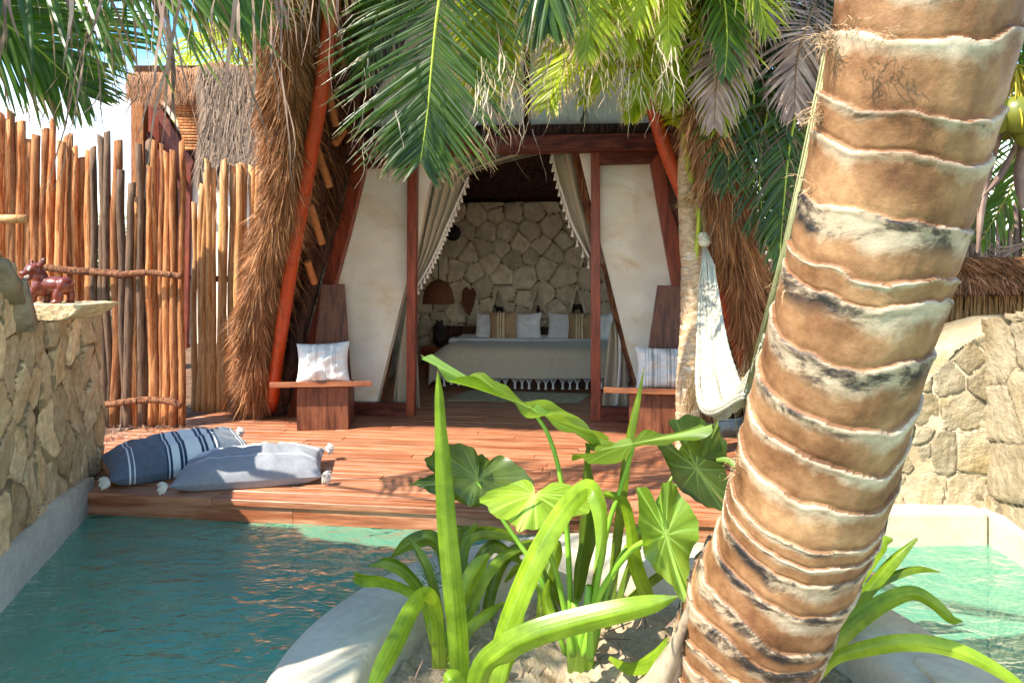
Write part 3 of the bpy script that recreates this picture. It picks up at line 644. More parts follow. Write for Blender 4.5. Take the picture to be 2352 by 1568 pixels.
# left return wall of the bedroom
stoneface(rw, B(-1.62, bW, 0), -V, U, [(0, -.02), (2.7, -.02), (2.7, top), (0, top)], scatter([(0, 0), (2.7, 0), (2.7, top), (0, top)], .24, 44), step=.035, depth=.05, groove=.03, seed=45)
rw.build('stone_back_wall', [STONEI, MORTAR], house)
g = MB()
for nc in niches:      # niche lining: two slanting cheeks, a sill that sticks out
    (xa, za), (xb, zb), (xc, zc) = nc
    for (p, q) in (((xa, za), (xc, zc)), ((xb, zb), (xc, zc))):
        prism(g, [B(p[0], bW-.075, p[1]), B(q[0], bW-.075, q[1]), B(q[0], bW+.14, q[1]), B(p[0], bW+.14, p[1])], U*(-.03 if p == (xa, za) else .03), .4)
    box(g, (0, 0, 0), (1, 1, 1), .6, 0, M=Matrix.Translation(O) @ Matrix.Rotation(TH, 4, 'Z') @ Matrix.Translation((xa-.06, bW-.13, za-.04)) @ Matrix.Diagonal((xb-xa+.12, .26, .035, 1)))
for nc in niches:
    (xa, za), (xb, zb), (xc, zc) = nc; prism(g, [B(xa-.02, bW+.07, za-.02), B(xb+.02, bW+.07, zb-.02), B(xc, bW+.07, zc+.03)], V*.02, .3)
g.build('niche', STONEI, house, smooth=False)
g = MB()   # ceiling of dark slats sloping up towards the viewer + lintel beams
for k in range(26):
    t_ = k/25; bb = lerp(3.2, 0.35, t_); z = lerp(top+.05, top+0.62, t_)
    tube(g, [B(-2.2, bb, z+R.uniform(-.01, .01)), B(0, bb+R.uniform(-.01, .01), z), B(2.2, bb, z+R.uniform(-.01, .01))], .034+R.uniform(-.006, .008), 8, R.random(), wob=.15, seed=k)
box(g, (0, 0, 0), (1, 1, 1), .2, 0, M=Matrix.Translation(O) @ Matrix.Rotation(TH, 4, 'Z') @ Matrix.Translation((-2.2, 3.16, top)) @ Matrix.Diagonal((4.4, .06, 1.2, 1)))
g.build('ceiling', DARKLOG, house)
g = MB()
prism(g, [B(-2.2, 3.3, top+.12), B(2.2, 3.3, top+.12), B(2.2, .3, top+.72), B(-2.2, .3, top+.72)], (0, 0, .05), .2); g.build('roof_boards', DARKLOG, house, smooth=False)
def Mb(a, b, z, rz=0): return Matrix.Translation(B(a, b, z)) @ Matrix.Rotation(TH+rz, 4, 'Z')
# ---- dress: cushions etc.
def cushion(mb, w, h, t, M, seed=0, r=.5, n=30, ear=.012, wr=.012):
    """pillow w wide (x) h high (z) t thick (y)"""
    for s in (-1, 1):
        vs = []; ts = []
        for j in range(n):
            for i in range(n):
                u = i/(n-1)*2-1; v = j/(n-1)*2-1
                f = max(0, (1-abs(u)**3.2))**.5*max(0, (1-abs(v)**3.2))**.5
                pin = ear*(abs(u)*abs(v))**2
                k = 1-0.035*(1-abs(v)**2)*abs(u)**3; k2 = 1-0.035*(1-abs(u)**2)*abs(v)**3
                y = s*t*.5*f*(1+.0*u)
                wn = wr*mnoise.noise(Vector((u*2.2+seed*3, v*2.2, s+seed)))*f*2+wr*.5*mnoise.noise(Vector((u*7+seed*3, v*5, s+seed)))*(f**.5)
                vs.append(M @ Vector((u*w/2*k+pin*u, y+wn, v*h/2*k2+pin*v*.6))); ts.append((u+1)/2)
        fs = [(j*n+i, j*n+i+1, (j+1)*n+i+1, (j+1)*n+i) for j in range(n-1) for i in range(n-1)]
        if s == 1: fs = [f[::-1] for f in fs]
        mb.add(vs, fs, r, ts)
TASS = {}
def tassel_mesh(kind, size):
    key = (kind, size)
    if key in TASS: return TASS[key]
    g = MB(); rg = random.Random(5)
    if kind == 'drop':      # knotted head and skirt
        lathe(g, [(0, 0), (.12*size, -.02*size), (.17*size, -.12*size), (.12*size, -.24*size), (.10*size, -.28*size), (.2*size, -.6*size), (.26*size, -1.0*size), (0, -.97*size)], 9)
        tube(g, [(0, 0, .5*size), (0, 0, 0)], .035*size, 5)
    elif kind == 'net':     # macrame triangle above a drop
        for k in range(5):
            tube(g, [((k-2)*.24*size, 0, .75*size), ((k-2)*.06*size, -.01*size, .1*size), (0, 0, -.05*size)], .03*size, 4)
        lathe(g, [(0, 0), (.09*size, -.03*size), (.15*size, -.16*size), (.1*size, -.27*size), (.18*size, -.5*size), (.2*size, -.62*size), (0, -.6*size)], 8)
    else:                   # fluffy pompom along +x
        for k in range(90):
            d = Vector((1.0, rg.gauss(0, .5), rg.gauss(0, .5))).normalized()
            s = d.cross(Vector((rg.gauss(0, 1), rg.gauss(0, 1), rg.gauss(0, 1)))).normalized()
            L_ = size*rg.uniform(.75, 1.05); c1 = d*L_*.55+Vector((0, 0, .02*size)); c2 = d*L_+Vector((0, 0, -.10*size))
            tube(g, [Vector((0, 0, 0)), c1, c2], [.03*size, .05*size, .045*size], 5)
    o = g.build('tassel_proto', TASSEL, loc=(0, 0, 0)); me = o.data; bpy.data.objects.remove(o); TASS[key] = me
    return me
def put_tassel(kind, size, p, parent, rot=(0, 0, 0), name='tassel'):
    o = bpy.data.objects.new(name, tassel_mesh(kind, size)); COL.objects.link(o)
    base = Vector((0, 0, 0)); q = parent
    while q is not None: base = base+q.location; q = q.parent
    o.location = Vector(p)-base; o.rotation_euler = rot; o.parent = parent
    return o
# ---- curtains
def curtain(label, left, right, folds, b, amp, m=LINEN, rows=40, cols=60, seed=0, group=None):
    Lp = spline([tuple(Fp(x, y, b)) for x, y in left], rows); Rp = spline([tuple(Fp(x, y, b)) for x, y in right], rows)
    g = MB(); vs = []; ts = []
    for j in range(rows):
        for i in range(cols):
            t_ = i/(cols-1); p = Vector(Lp[j]).lerp(Vector(Rp[j]), t_)
            wdt = (Vector(Rp[j])-Vector(Lp[j])).length
            f = math.sin(t_*folds*2*math.pi+seed+.6*math.sin(j*.12))*amp+amp*.5*mnoise.noise(Vector((t_*5, j*.12, seed)))
            vs.append(p+V*f+U*.2*f); ts.append(t_)
    g.add(vs, [(j*cols+i, j*cols+i+1, (j+1)*cols+i+1, (j+1)*cols+i) for j in range(rows-1) for i in range(cols-1)], .5, ts)
    root = g.build('curtain', m, loc=Fp(left[0][0], left[0][1], b)); sd_ = root.modifiers.new('thick', 'SOLIDIFY'); sd_.thickness = .004
    tag(root, label, 'curtain', group); return root, Lp, Rp
CB = 0.34
cg = 'linen curtains in the doorway'
left_edge = [(960, 352), (968, 430), (963, 520), (950, 600), (938, 672)]
right_edge = [(1256, 352), (1130, 384), (1075, 408), (1046, 476), (1025, 523), (1007, 566), (984, 613), (954, 664)]
c1, _, rp = curtain('beige linen curtain swept aside to the left door post with a white tasselled edge', left_edge, right_edge, 4.5, CB, .035, seed=1, group=cg)
e = spline([tuple(Fp(x, y, CB-.03)) for x, y in right_edge[2:]], 22)
for p in e: put_tassel('drop', .062, Vector(p)+Vector((0, -.03, -.035)), c1)
g = MB(); tube(g, [Vector(p)+Vector((.004, -.03, 0)) for p in spline([tuple(v) for v in e], 60)], .011, 6, wob=.6); g.build('fringe', TASSEL, c1)
le2 = [(1266, 352), (1280, 410), (1296, 462), (1315, 520), (1352, 592)]
c2, lp2, _ = curtain('beige linen curtain swept aside to the right door post with a white tasselled edge', le2, [(1338, 350), (1352, 420), (1362, 480), (1368, 540), (1374, 600)], 2.0, CB, .03, seed=4, group=cg)
e = spline([tuple(Fp(x, y, CB-.03)) for x, y in le2], 13)
for p in e: put_tassel('drop', .062, Vector(p)+Vector((-.004, -.03, -.035)), c2)
g = MB(); tube(g, [Vector(p)+Vector((.004, -.03, 0)) for p in spline([tuple(v) for v in e], 60)], .011, 6, wob=.6); g.build('fringe', TASSEL, c2)
c3, _, _ = curtain('lower hanging end of beige curtain behind the left glass pane beside the post', [(938, 690), (922, 760), (908, 850), (900, 925)], [(950, 690), (958, 770), (964, 860), (969, 943)], 2.5, CB, .03, seed=7, rows=24, group=cg)
c4, _, _ = curtain('lower hanging end of beige curtain behind the right pane with white fringe strip', [(1402, 740), (1396, 800), (1389, 870), (1383, 937)], [(1424, 740), (1438, 800), (1442, 870), (1446, 937)], 2.5, CB, .03, seed=9, rows=24, group=cg)
g = MB(); e = spline([tuple(Fp(x, y, CB-.05)) for x, y in ((1424, 765), (1424, 830), (1420, 890), (1416, 930))], 40); tube(g, [Vector(p) for p in e], .014, 6, wob=1.0); g.build('fringe', TASSEL, c4)
# ---- bed
def gz(x, y, z): return Gp(x, y, z)
bed = empty('bed', B(0.05, 2.0, 0), 'wide low bed on a dark wooden platform against the stone wall inside the hut', 'bed')
bedM = Mb(0.17, 0, 0)
BL, BR, BF, BK = -1.02, 1.02, 1.28, 2.86
g = MB(); box(g, (BL+.0, BF+.14, 0.0), (BR, BK, .16), .2, M=bedM); box(g, (BL-.08, BF+.06, .16), (BR+.08, BK, .24), .6, M=bedM); o = g.build('platform', DARKLOG, bed, smooth=False); bevel(o, .006)
g = MB(); box(g, (BL-.42, BK-.02, .30), (BR+.4, BK+.06, .52), .4, M=bedM); o = g.build('headboard', DARKLOG, bed, smooth=False); bevel(o, .006)
def pad(mb, lo, hi, M, rad=.06, n=6, r=.5, seed=0, nz=.006):
    # rounded block
    bm = bmesh.new(); bmesh.ops.create_cube(bm, size=1.0)
    sx, sy, sz = (hi[i]-lo[i] for i in range(3)); cx = [(hi[i]+lo[i])/2 for i in range(3)]
    bmesh.ops.transform(bm, matrix=Matrix.Translation(cx) @ Matrix.Diagonal((sx, sy, sz, 1)), verts=bm.verts)
    bmesh.ops.bevel(bm, geom=bm.edges[:], offset=rad, segments=n, affect='EDGES', profile=.5)
    bm.verts.ensure_lookup_table(); vs = [M @ v.co for v in bm.verts]; fs = [tuple(v.index for v in f.verts) for f in bm.faces]; bm.free()
    mb.add(vs, fs, r, None)
g = MB(); pad(g, (BL, BF+.05, .235), (BR, BK, .42), bedM, .07); g.build('mattress', WHITEF, bed)
# blanket draped over the foot: a sheet following top, front and sides
bl = empty('bed_blanket', bedM @ Vector((0, BF, .45)), 'taupe blanket with white macrame tassels draped over the foot of the bed', 'blanket')
g = MB(); nu, nv = 90, 40; vs = []; 
blk_bot = {}
for i in range(nu):
    t_ = i/(nu-1); x = lerp(BL-.09, BR+.09, t_)
    sag = 0.05*math.sin(t_*math.pi)
    ed = max(0, (abs(x)-(BR-.16))/.25)
    for j in range(nv):
        s = j/(nv-1)
        # from back of top (s=0) to the front edge (s=.55) then down
        if s < .5: y = lerp(BF+.62, BF+.10, s/.5); z = .455-.02*ed-.12*ed*ed
        elif s < .62:
            a = (s-.5)/.12*math.pi/2; y = BF+.10-.11*math.sin(a); z = .455-.12*ed*ed-.02*ed-.11*(1-math.cos(a))
        else:
            k = (s-.62)/.38; y = BF-.01-.02*k-.015*math.sin(t_*26)*k; z = .345-.12*ed*ed-.02*ed-(.16+sag*1.0)*k
        z += .006*mnoise.noise(Vector((x*5, y*6, 0)))+.012*math.sin((x*2.2+y*3))*(1-s)
        y += .012*mnoise.noise(Vector((x*3, z*3, 4)))
        vs.append(bedM @ Vector((x, y, z)))
    blk_bot[i] = vs[-1]
g.add(vs, [(i*nv+j, (i+1)*nv+j, (i+1)*nv+j+1, i*nv+j+1) for i in range(nu-1) for j in range(nv-1)])
o = g.build('cloth', LINEN, bl); s_ = o.modifiers.new('t', 'SOLIDIFY'); s_.thickness = .01
for k in range(26):
    i = int(lerp(4, nu-3, k/25)); put_tassel('net', .085, Vector(blk_bot[i])+Vector((0, -.012, -.055)), bl, rot=(0, 0, TH))
g = MB(); pad(g, (BL-.01, BF+.58, .40), (BR+.01, BF+.72, .475), bedM, .03); pad(g, (BL+.02, BF+.68, .40), (BR-.02, BK-.3, .455), bedM, .03); 
g.build('folded_sheet', WHITEF, bed)
STR = mat('tan_stripes', ['#a08260', '#b0926e'], ns=60, rough=.95, bump=.3, bscale=120, bdist=.003, const=True,
          ttramp=[(0, '#a08260', 0), (.30, '#d8c49a', .9), (.36, '#8a6a4a', .8), (.40, '#d8c49a', .9), (.46, '#7a5a40', .8), (.5, '#e0cca4', .9), (.58, '#8a6a4a', .9), (.62, '#b0926e', 0)])
pg = 'pillows lined up at the head of the bed'
for (x0, x1, y0, y1, d, m, lab) in ((1093, 1140, 726, 779, 8.25, WHITEF, 'white pillow at the far left end of the bed behind the striped one'), (1178, 1242, 724, 778, 8.15, WHITEF, 'white pillow right of the left striped cushion'),
        (1125, 1186, 721, 778, 8.0, STR, 'tan cushion with pale vertical stripes on the left half of the bed'), (1260, 1322, 725, 779, 8.15, WHITEF, 'white pillow left of the right striped cushion'),
        (1345, 1408, 725, 782, 8.15, WHITEF, 'white pillow at the far right end of the bed behind the door post'), (1306, 1366, 724, 779, 8.0, STR, 'tan cushion with pale vertical stripes on the right half of the bed')):
    c = P((x0+x1)/2, (y0+y1)/2, d); g = MB(); w = (x1-x0)/F0*d; h = (y1-y0)/F0*d+.05
    cushion(g, w, h, .16, Matrix.Translation(c+Vector((0, .03, 0))) @ Matrix.Rotation(TH+R.uniform(-.1, .1), 4, 'Z') @ Matrix.Rotation(math.radians(-14), 4, 'X') @ Matrix.Rotation(R.uniform(-.03, .03), 4, 'Y'), seed=x0)
    tag(g.build('pillow', m), lab, 'pillow', pg)
# ---- rug
RUGM = mat('rug_weave', ['#8a7a5c', '#d0c49c', '#a89a78', '#e4dab4'], ns=14, nr=.7, rough=.95, bump=.6, bscale=60, bdist=.01, scale=(1, 2.5, 1), lo=.4, hi=.6)
g = MB(); c4_ = [Gp(1026, 918, .012), Gp(1331, 924, .012), Gp(1352, 905, .012), Gp(1076, 896, .012)]
prism(g, [c for c in c4_], (0, 0, -.01), .5)
rn = 70
for side in ((0, 1), (3, 2)):
    for k in range(rn*2):
        p = c4_[side[0]].lerp(c4_[side[1]], k/(rn*2)); d = (c4_[0]-c4_[3]).normalized()*(1 if side[0] == 0 else -1)
        q = p+d*.035; g.add([p, p+U*.006, q+U*.006, q], [(0, 1, 2, 3)], R.random())
tag(g.build('rug', RUGM, smooth=False), 'pale woven rug with a dark pattern on the floor at the foot of the bed', 'rug')
# ---- nightstand, carving, lamp
c = P(1012, 842, 7.95); c.z = 0
g = MB(); lathe(g, [(0, 0), (.17, 0), (.17, .05), (.20, .20), (.235, .33), (.24, .37), (0, .375)], 20, c, wob=.12)
tag(g.build('stump_table', REDW), 'round tree stump side table left of the bed', 'side table')
tpz = .375
owl = [((0, 0, .07), (.07, .06, .08), 0), ((.01, 0, .16), (.065, .06, .07), 8), ((-.005, 0, .24), (.045, .045, .05), 0), ((-.03, -.02, .285), (.015, .012, .03), -15), ((.025, -.02, .285), (.014, .012, .028), 15), ((.03, -.05, .15), (.03, .02, .05), 20), ((-.03, -.05, .12), (.03, .02, .05), -20), ((-.045, -.02, .245), (.025, .02, .015), 10)]
o = blobs('carved_statue', owl, [DARKC], Vector((c.x-.01, c.y, tpz)), 1.0, 0, .008); tag(o, 'small dark carved statue standing on the stump table', 'statue')
lampc = P(1007, 697, 7.6)
lp = empty('pendant_lamp', lampc, 'brown woven wicker dome pendant lamp hanging left of the bed', 'pendant lamp')
g = MB(); prof = [(.178, 0), (.172, .03), (.168, .08), (.155, .14), (.13, .19), (.09, .235), (.045, .26), (.012, .27)]
n = 40; rows = []
for k in range(60):
    s = k/59*(len(prof)-1); i = min(int(s), len(prof)-2); rows.append((lerp(prof[i][0], prof[i+1][0], s-i)*(1+.012*(k % 2)), lerp(prof[i][1], prof[i+1][1], s-i)))
lathe(g, rows, n, lampc); o = g.build('lamp_shade', WICK, lp); s_ = o.modifiers.new('t', 'SOLIDIFY'); s_.thickness = .008
g = MB(); tube(g, [lampc+Vector((0, 0, .26)), lampc+Vector((0, 0, 1.35))], .006, 6); g.build('cord', DARKC, lp)
for k, (x, y) in enumerate(((1147, 718), (1326, 719), (1236, 720))):
    cc = Fp(x, y, bW-.03)
    animal = [((0, 0, .055), (.05, .022, .025), 0), ((-.035, 0, .025), (.01, .012, .03), 0), ((.035, 0, .025), (.01, .012, .03), 0), ((-.055, 0, .085), (.02, .016, .018), 0), ((.055, 0, .075), (.008, .008, .02), 30)]
    if k == 2: animal = [((0, 0, .04), (.025, .022, .045), 0), ((0, 0, .09), (.018, .018, .02), 0)]
    o = blobs('niche_figurine', animal, [DARKC], Vector((cc.x, cc.y, cc.z)), 1.0 if k != 1 else 1.5, TH, .006)
    tag(o, ['tiny dark animal figurine in the left triangular wall niche', 'larger dark horned animal figurine in the right triangular wall niche', 'tiny dark upright figurine in the middle triangular wall niche'][k], 'figurine', 'figurines in the triangular niches')
g = MB(); cc = Fp(1040, 535, bW-.09); lathe(g, [(0, .02), (.06, .018), (.10, 0), (.105, -.02)], 18, (0, 0, 0)); o = g.build('wall_disc', DARKC, loc=(0, 0, 0)); o.location = cc; o.rotation_euler = (math.radians(90), 0, TH); tag(o, 'small dark round plaque on the stone wall beside the curtain', 'disc')  # dark disc marking a round dark spot on the back wall
g = MB(); cc = Fp(1078, 690, bW-.09); pts = [(-.07, .12), (-.09, 0), (-.03, -.14), (.0, -.17), (.05, -.05), (.075, .08), (.04, .14), (0, .11), (-.03, .15)]
prism(g, [cc+U*x*1.2+Vector((0, 0, z*1.2)) for x, z in pts], V*.03, .5); tag(bevel(g.build('wall_carving', WICK, smooth=False), .008), 'brown leaf shaped carving hung on the stone wall above the headboard', 'carving')
# ================================================================== LOUNGE CHAIRS
CHAIRW = mat('chair_wood', ['#3c2015', '#653a26', '#7e4e34', '#54301f'], scale=(9, 9, 1.0), ns=2.6, rough=0.45, bump=0.3, bdist=0.004, var=0.12, spec=0.4, fine=(16, 0.25))
SEATW = mat('seat_wood', ['#7c452a', '#9c6040', '#b07850'], scale=(1.2, 9, 9), ns=3, rough=0.4, bump=0.2, bdist=0.003, spec=0.45, fine=(14, 0.12))
def chair(loc, rz, label, backoff=0.0, bw_=1.0):
    t = empty('plank_chair', loc, label, 'chair', 'low plank chairs either side of the doorway', rz=rz)
    def part(name, g, m=CHAIRW): o = g.build(name, m, None, smooth=False, loc=(0, 0, 0)); o.parent = t; return bevel(o, .004)
    g = MB(); box(g, (-.205, 0, 0), (.205, .34, .345)); part('base', g)
    g = MB(); M = Matrix.Rotation(math.radians(-12), 4, 'X')
    # seat plank tilted back with bevelled ends
    xs = .40; zc = .405
    v = [(-xs, -.07, zc-.045), (xs, -.07, zc-.045), (xs, -.07, zc), (-xs, -.07, zc), (-xs*.80, .38, zc-.125), (xs*.80, .38, zc-.125), (xs*.86, .38, zc-.08), (-xs*.86, .38, zc-.08)]
    g.add([Vector(p) for p in v], [(0, 1, 2, 3), (5, 4, 7, 6), (3, 2, 6, 7), (1, 0, 4, 5), (1, 5, 6, 2), (4, 0, 3, 7)], .85); part('seat', g, SEATW)
    g = MB(); y0, y1 = .34, .36; b0, b1 = .20*bw_, .098
    v = [(-b0+backoff*.7, y0, 0.0), (b0+backoff*.7, y0, 0.0), (b1+backoff, y1+.1, 1.16), (-b1+backoff, y1+.1, 1.16)]
    prism(g, [Vector(p) for p in v], (0, .04, 0), .15); part('backrest', g)
    return t
chair(Vector((-1.525, 5.50, 0)), math.radians(5), 'dark plank lounge chair with tall narrow backrest in front of the left glass panel')
chair(Vector((1.10, 5.20, 0)), math.radians(-9), 'dark plank lounge chair with tall narrow backrest behind the slim palm trunk', backoff=.13, bw_=1.15)
CUSH = mat('pinstripe_cushion', ['#dedad2', '#ecebe6'], ns=50, rough=.95, bump=.35, bscale=90, bdist=.003, const=True,
           ttramp=[(0, '#e8e5de', 0)]+sum([[(p, '#6b5648', .75), (p+.008, '#e8e5de', 0)] for p in (.24, .265, .29, .38, .405, .43, .57, .595, .62, .645, .72, .745, .77)], []))
CUSH2 = mat('wide_stripe_cushion', ['#d2cec6', '#e4e1da'], ns=50, rough=.95, bump=.35, bscale=90, bdist=.003, const=True,
           ttramp=[(0, '#e4e1da', 0)]+sum([[(p, '#8c8076', .7), (p+w, '#e4e1da', 0)] for p, w in ((.14, .012), (.19, .012), (.24, .05), (.34, .012), (.38, .012), (.50, .012), (.54, .04), (.62, .012), (.8, .02))], []))
g = MB(); cushion(g, .40, .31, .15, Matrix.Translation(P(742, 832, 5.50)) @ Matrix.Rotation(math.radians(4), 4, 'Z') @ Matrix.Rotation(math.radians(-14), 4, 'X') @ Matrix.Rotation(math.radians(-2.5), 4, 'Y'), seed=2, wr=.02)
tag(g.build('cushion', CUSH), 'white cushion with thin brown pinstripes on the left plank chair', 'cushion', 'cushions on the plank chairs')
g = MB(); cushion(g, .44, .31, .16, Matrix.Translation(P(1530, 845, 5.24)) @ Matrix.Rotation(math.radians(-9), 4, 'Z') @ Matrix.Rotation(math.radians(-16), 4, 'X'), seed=5, wr=.02)
tag(g.build('cushion', CUSH2), 'white cushion with broad grey stripes on the right plank chair', 'cushion', 'cushions on the plank chairs')
# ================================================================== FLOOR CUSHIONS
def striplist(seq): return seq
FC1 = mat('blue_stripe_fabric', ['#54606a', '#646e7a'], ns=40, rough=.95, bump=.5, bscale=110, bdist=.004, sheen=.2, const=True,
    ttramp=sorted([(0, '#54606a', 0), (.12, '#e8e8e4', .9), (.13, '#54606a', 0), (.15, '#e8e8e4', .9), (.16, '#54606a', 0),
             (.36, '#2a4052', 1), (.375, '#e8e8e4', .8), (.385, '#2a4052', 1), (.40, '#e8e8e4', .9), (.45, '#2a4052', 1), (.47, '#e8e8e4', .7), (.48, '#2a4052', 1), (.50, '#e6e3da', 1),
             (.60, '#2a4052', 1), (.62, '#e8e8e4', .8), (.63, '#2a4052', 1), (.65, '#e6e3da', .95), (.69, '#2a4052', 1), (.71, '#e8e8e4', .8), (.72, '#2a4052', 1), (.74, '#7a8490', 0), (.90, '#e8e8e4', .9), (.908, '#7a8490', 0), (.93, '#e8e8e4', .9), (.938, '#7a8490', 0)]))
FC2 = mat('grey_stripe_fabric', ['#828488', '#909296'], ns=40, rough=.95, bump=.5, bscale=110, bdist=.004, sheen=.2, const=True,
    ttramp=sorted([(0, '#828488', 0), (.30, '#f0efec', .9), (.31, '#828488', 0), (.335, '#f0efec', .9), (.345, '#828488', 0), (.66, '#f0efec', .9), (.68, '#828488', 0), (.70, '#f0efec', .9), (.72, '#3c4a5c', .6), (.73, '#f0efec', .9), (.76, '#3c4a5c', .6), (.77, '#f0efec', .9), (.80, '#828488', 0)]))
def floor_cushion(c, ax, lx, ly, t, m, label, tilt, seed, stripes_along=False, tass=()):
    ax = Vector(ax).normalized(); ay = Vector((-ax.y, ax.x, 0))
    n = 50; g = MB(); root = empty('floor_cushion', Vector(c), label, 'floor cushion', 'blue and grey cushions lying on the deck')
    def f3(u, v, s):
        f = max(0, 1-abs(u)**2.8)**.5*max(0, 1-abs(v)**2.6)**.5
        k = 1-.045*(1-abs(v)**2)*abs(u)**3; k2 = 1-.045*(1-abs(u)**2)*abs(v)**3
        z = t*(.30+.70*f) if s > 0 else t*(.30-.29*min(1, f*2.2))
        wr = .018*mnoise.noise(Vector((u*3+seed, v*2.2, seed)))+.010*mnoise.noise(Vector((u*8+seed, v*3.5+u*3, seed+3)))-.02*max(0, mnoise.noise(Vector((u*2.5-v*2+seed, v*3.0, seed+7))))
        z += wr*(f**.4)*(1 if s > 0 else 0)
        z += tilt*(v*.5+.5)*(.75+.25*u)
        return Vector(c)+ax*(u*lx/2*k)+ay*(v*ly/2*k2)+Vector((0, 0, max(.003, z)))
    for s in (1, -1):
        vs = []; ts = []
        for j in range(n):
            for i in range(n):
                u = i/(n-1)*2-1; v = j/(n-1)*2-1; vs.append(f3(u, v, s)); ts.append((v+1)/2 if stripes_along else (u+1)/2)
        fs = [(j*n+i, j*n+i+1, (j+1)*n+i+1, (j+1)*n+i) for j in range(n-1) for i in range(n-1)]
        if s == -1: fs = [q[::-1] for q in fs]
        g.add(vs, fs, .5, ts)
    g.build('cover', m, root)
    for (u, v) in tass:
        p = f3(u, v, 1); d = (ax*u+ay*v*.6); put_tassel('pom', .06, p+Vector((0, 0, .01)), root, rot=(0, math.radians(8), math.atan2(d.y, d.x)), name='pompom')
    return root
floor_cushion((-2.19, 4.50, 0), (.80, .60, 0), .86, .52, .20, FC1, 'dark blue and white striped floor cushion on the deck beside the left stone wall', .05, 2, tass=((-1, -1), (1, -1), (1, 1)))
floor_cushion((-1.63, 4.30, 0), (.97, .22, 0), .86, .50, .17, FC2, 'grey blue floor cushion with white pompoms leaning on the striped one, nearest the pool', .03, 6, stripes_along=True, tass=((-1, -1), (1, -1), (1, 1), (-.62, .9)))
# ================================================================== BIG LEANING PALM
def rr_(x0, x1, y, d): return ((x1-x0)/2)/F0*d
tp = empty('coconut_palm', P(1700, 1640, 2.36), 'thick leaning ringed coconut palm trunk rising from the planter across the right of the view', 'palm')
cl = [(1700, 1700, 2.42), (1697, 1568, 2.32), (1738, 1400, 2.20), (1795, 1290, 2.13), (1835, 1180, 2.07), (1876, 1040, 2.0), (1942, 790, 1.88), (1985, 640, 1.82), (2045, 400, 1.74), (2090, 200, 1.68), (2130, 0, 1.63), (2165, -220, 1.58), (2190, -500, 1.52)]
wd = [(1700, 420), (1568, 335), (1400, 342), (1290, 332), (1180, 345), (1040, 360), (790, 362), (640, 370), (400, 382), (200, 400), (0, 412), (-220, 420), (-500, 430)]
pts = [tuple(P(x, y, d))+(w/2/F0*d*.965,) for (x, y, d), (_, w) in zip(cl, wd)]
NR, NA = 1000, 150
sp = spline(pts, NR)
g = MB(); vs = []; rn_ = []; tt_ = []
# ring boundaries along arc length
Ls = [0]; 
for i in range(1, NR): Ls.append(Ls[-1]+float(np.linalg.norm(sp[i][:3]-sp[i-1][:3])))
rg = random.Random(77); bnd = [-0.1]
while bnd[-1] < Ls[-1]+.2: bnd.append(bnd[-1]+rg.choice((.055, .075, .09, .11, .13, .14))*rg.uniform(.85, 1.15)*(0.72+.40*min(1, max(0, bnd[-1])/1.6)))
amp = [rg.uniform(.6, 1.25) for _ in bnd]; ph = [rg.uniform(0, 6.28) for _ in bnd]; rv = [rg.random() for _ in bnd]
A = Vector((1, 0, 0)); prev = None
for i in range(NR):
    c = Vector(sp[i][:3]); T = Vector(sp[min(i+1, NR-1)][:3])-Vector(sp[max(i-1, 0)][:3]); T.normalize()
    A = (A-T*A.dot(T)).normalized(); Bv = T.cross(A)
    for j in range(NA):
        an = 2*math.pi*j/NA
        # ring edge waviness: shift in arc length depends on the angle, steeper in places
        w = 0.026*math.sin(an+3.6)+0.045*mnoise.noise(Vector((math.cos(an)*1.3, math.sin(an)*1.3, Ls[i]*2.3)))+.012*mnoise.noise(Vector((math.cos(an)*3.3, math.sin(an)*3.3, Ls[i]*5)))+0.004*mnoise.noise(Vector((math.cos(an)*9, math.sin(an)*9, Ls[i]*6)))
        s = Ls[i]+w
        k = 0
        k = np.searchsorted(bnd, s)-1; k = max(0, min(k, len(bnd)-2))
        f = (s-bnd[k])/(bnd[k+1]-bnd[k])
        # sawtooth: bulging lip just below the scar, dip just after it
        q = sp[i][3]
        saw = amp[k]*(.0075*f**1.6) - .0045*math.exp(-((f)/.10)**2)
        lip = .0028*math.exp(-((f-.93)/.06)**2)*(1+mnoise.noise(Vector((an*3, k, 0))))
        q = q*(1+.025*mnoise.noise(Vector((math.cos(an), math.sin(an), Ls[i]*1.5)))) + saw+lip-.006+.0025*mnoise.noise(Vector((math.cos(an)*7, math.sin(an)*7, Ls[i]*14)))
        vs.append(c+A*math.cos(an)*q+Bv*math.sin(an)*q); rn_.append(rv[k]); tt_.append(f)
g.add(vs, [(i*NA+j, i*NA+(j+1) % NA, (i+1)*NA+(j+1) % NA, (i+1)*NA+j) for i in range(NR-1) for j in range(NA)], rn_, tt_)
tm = bpy.data.materials.new('palm_bark'); tm.use_nodes = True; t = tm.node_tree; t.nodes.clear(); L = t.links.new
o_ = N(t, 'ShaderNodeOutputMaterial'); bs_ = N(t, 'ShaderNodeBsdfPrincipled', inp={'Roughness': .62, 'Specular IOR Level': .35})
tc = N(t, 'ShaderNodeTexCoord'); at = N(t, 'ShaderNodeAttribute', attribute_name='tt'); ar = N(t, 'ShaderNodeAttribute', attribute_name='rnd')
nA = N(t, 'ShaderNodeTexNoise', inp={'Scale': 5, 'Detail': 6.0, 'Roughness': .65}); nB = N(t, 'ShaderNodeTexNoise', inp={'Scale': 3.2, 'Detail': 7.0, 'Roughness': .7, 'Distortion': .5}); nC = N(t, 'ShaderNodeTexNoise', inp={'Scale': 45, 'Detail': 5.0, 'Roughness': .7})
mpz = N(t, 'ShaderNodeMapping'); mpz.inputs['Scale'].default_value = (1, 1, 2.2)
L(tc.outputs['Object'], mpz.inputs[0])
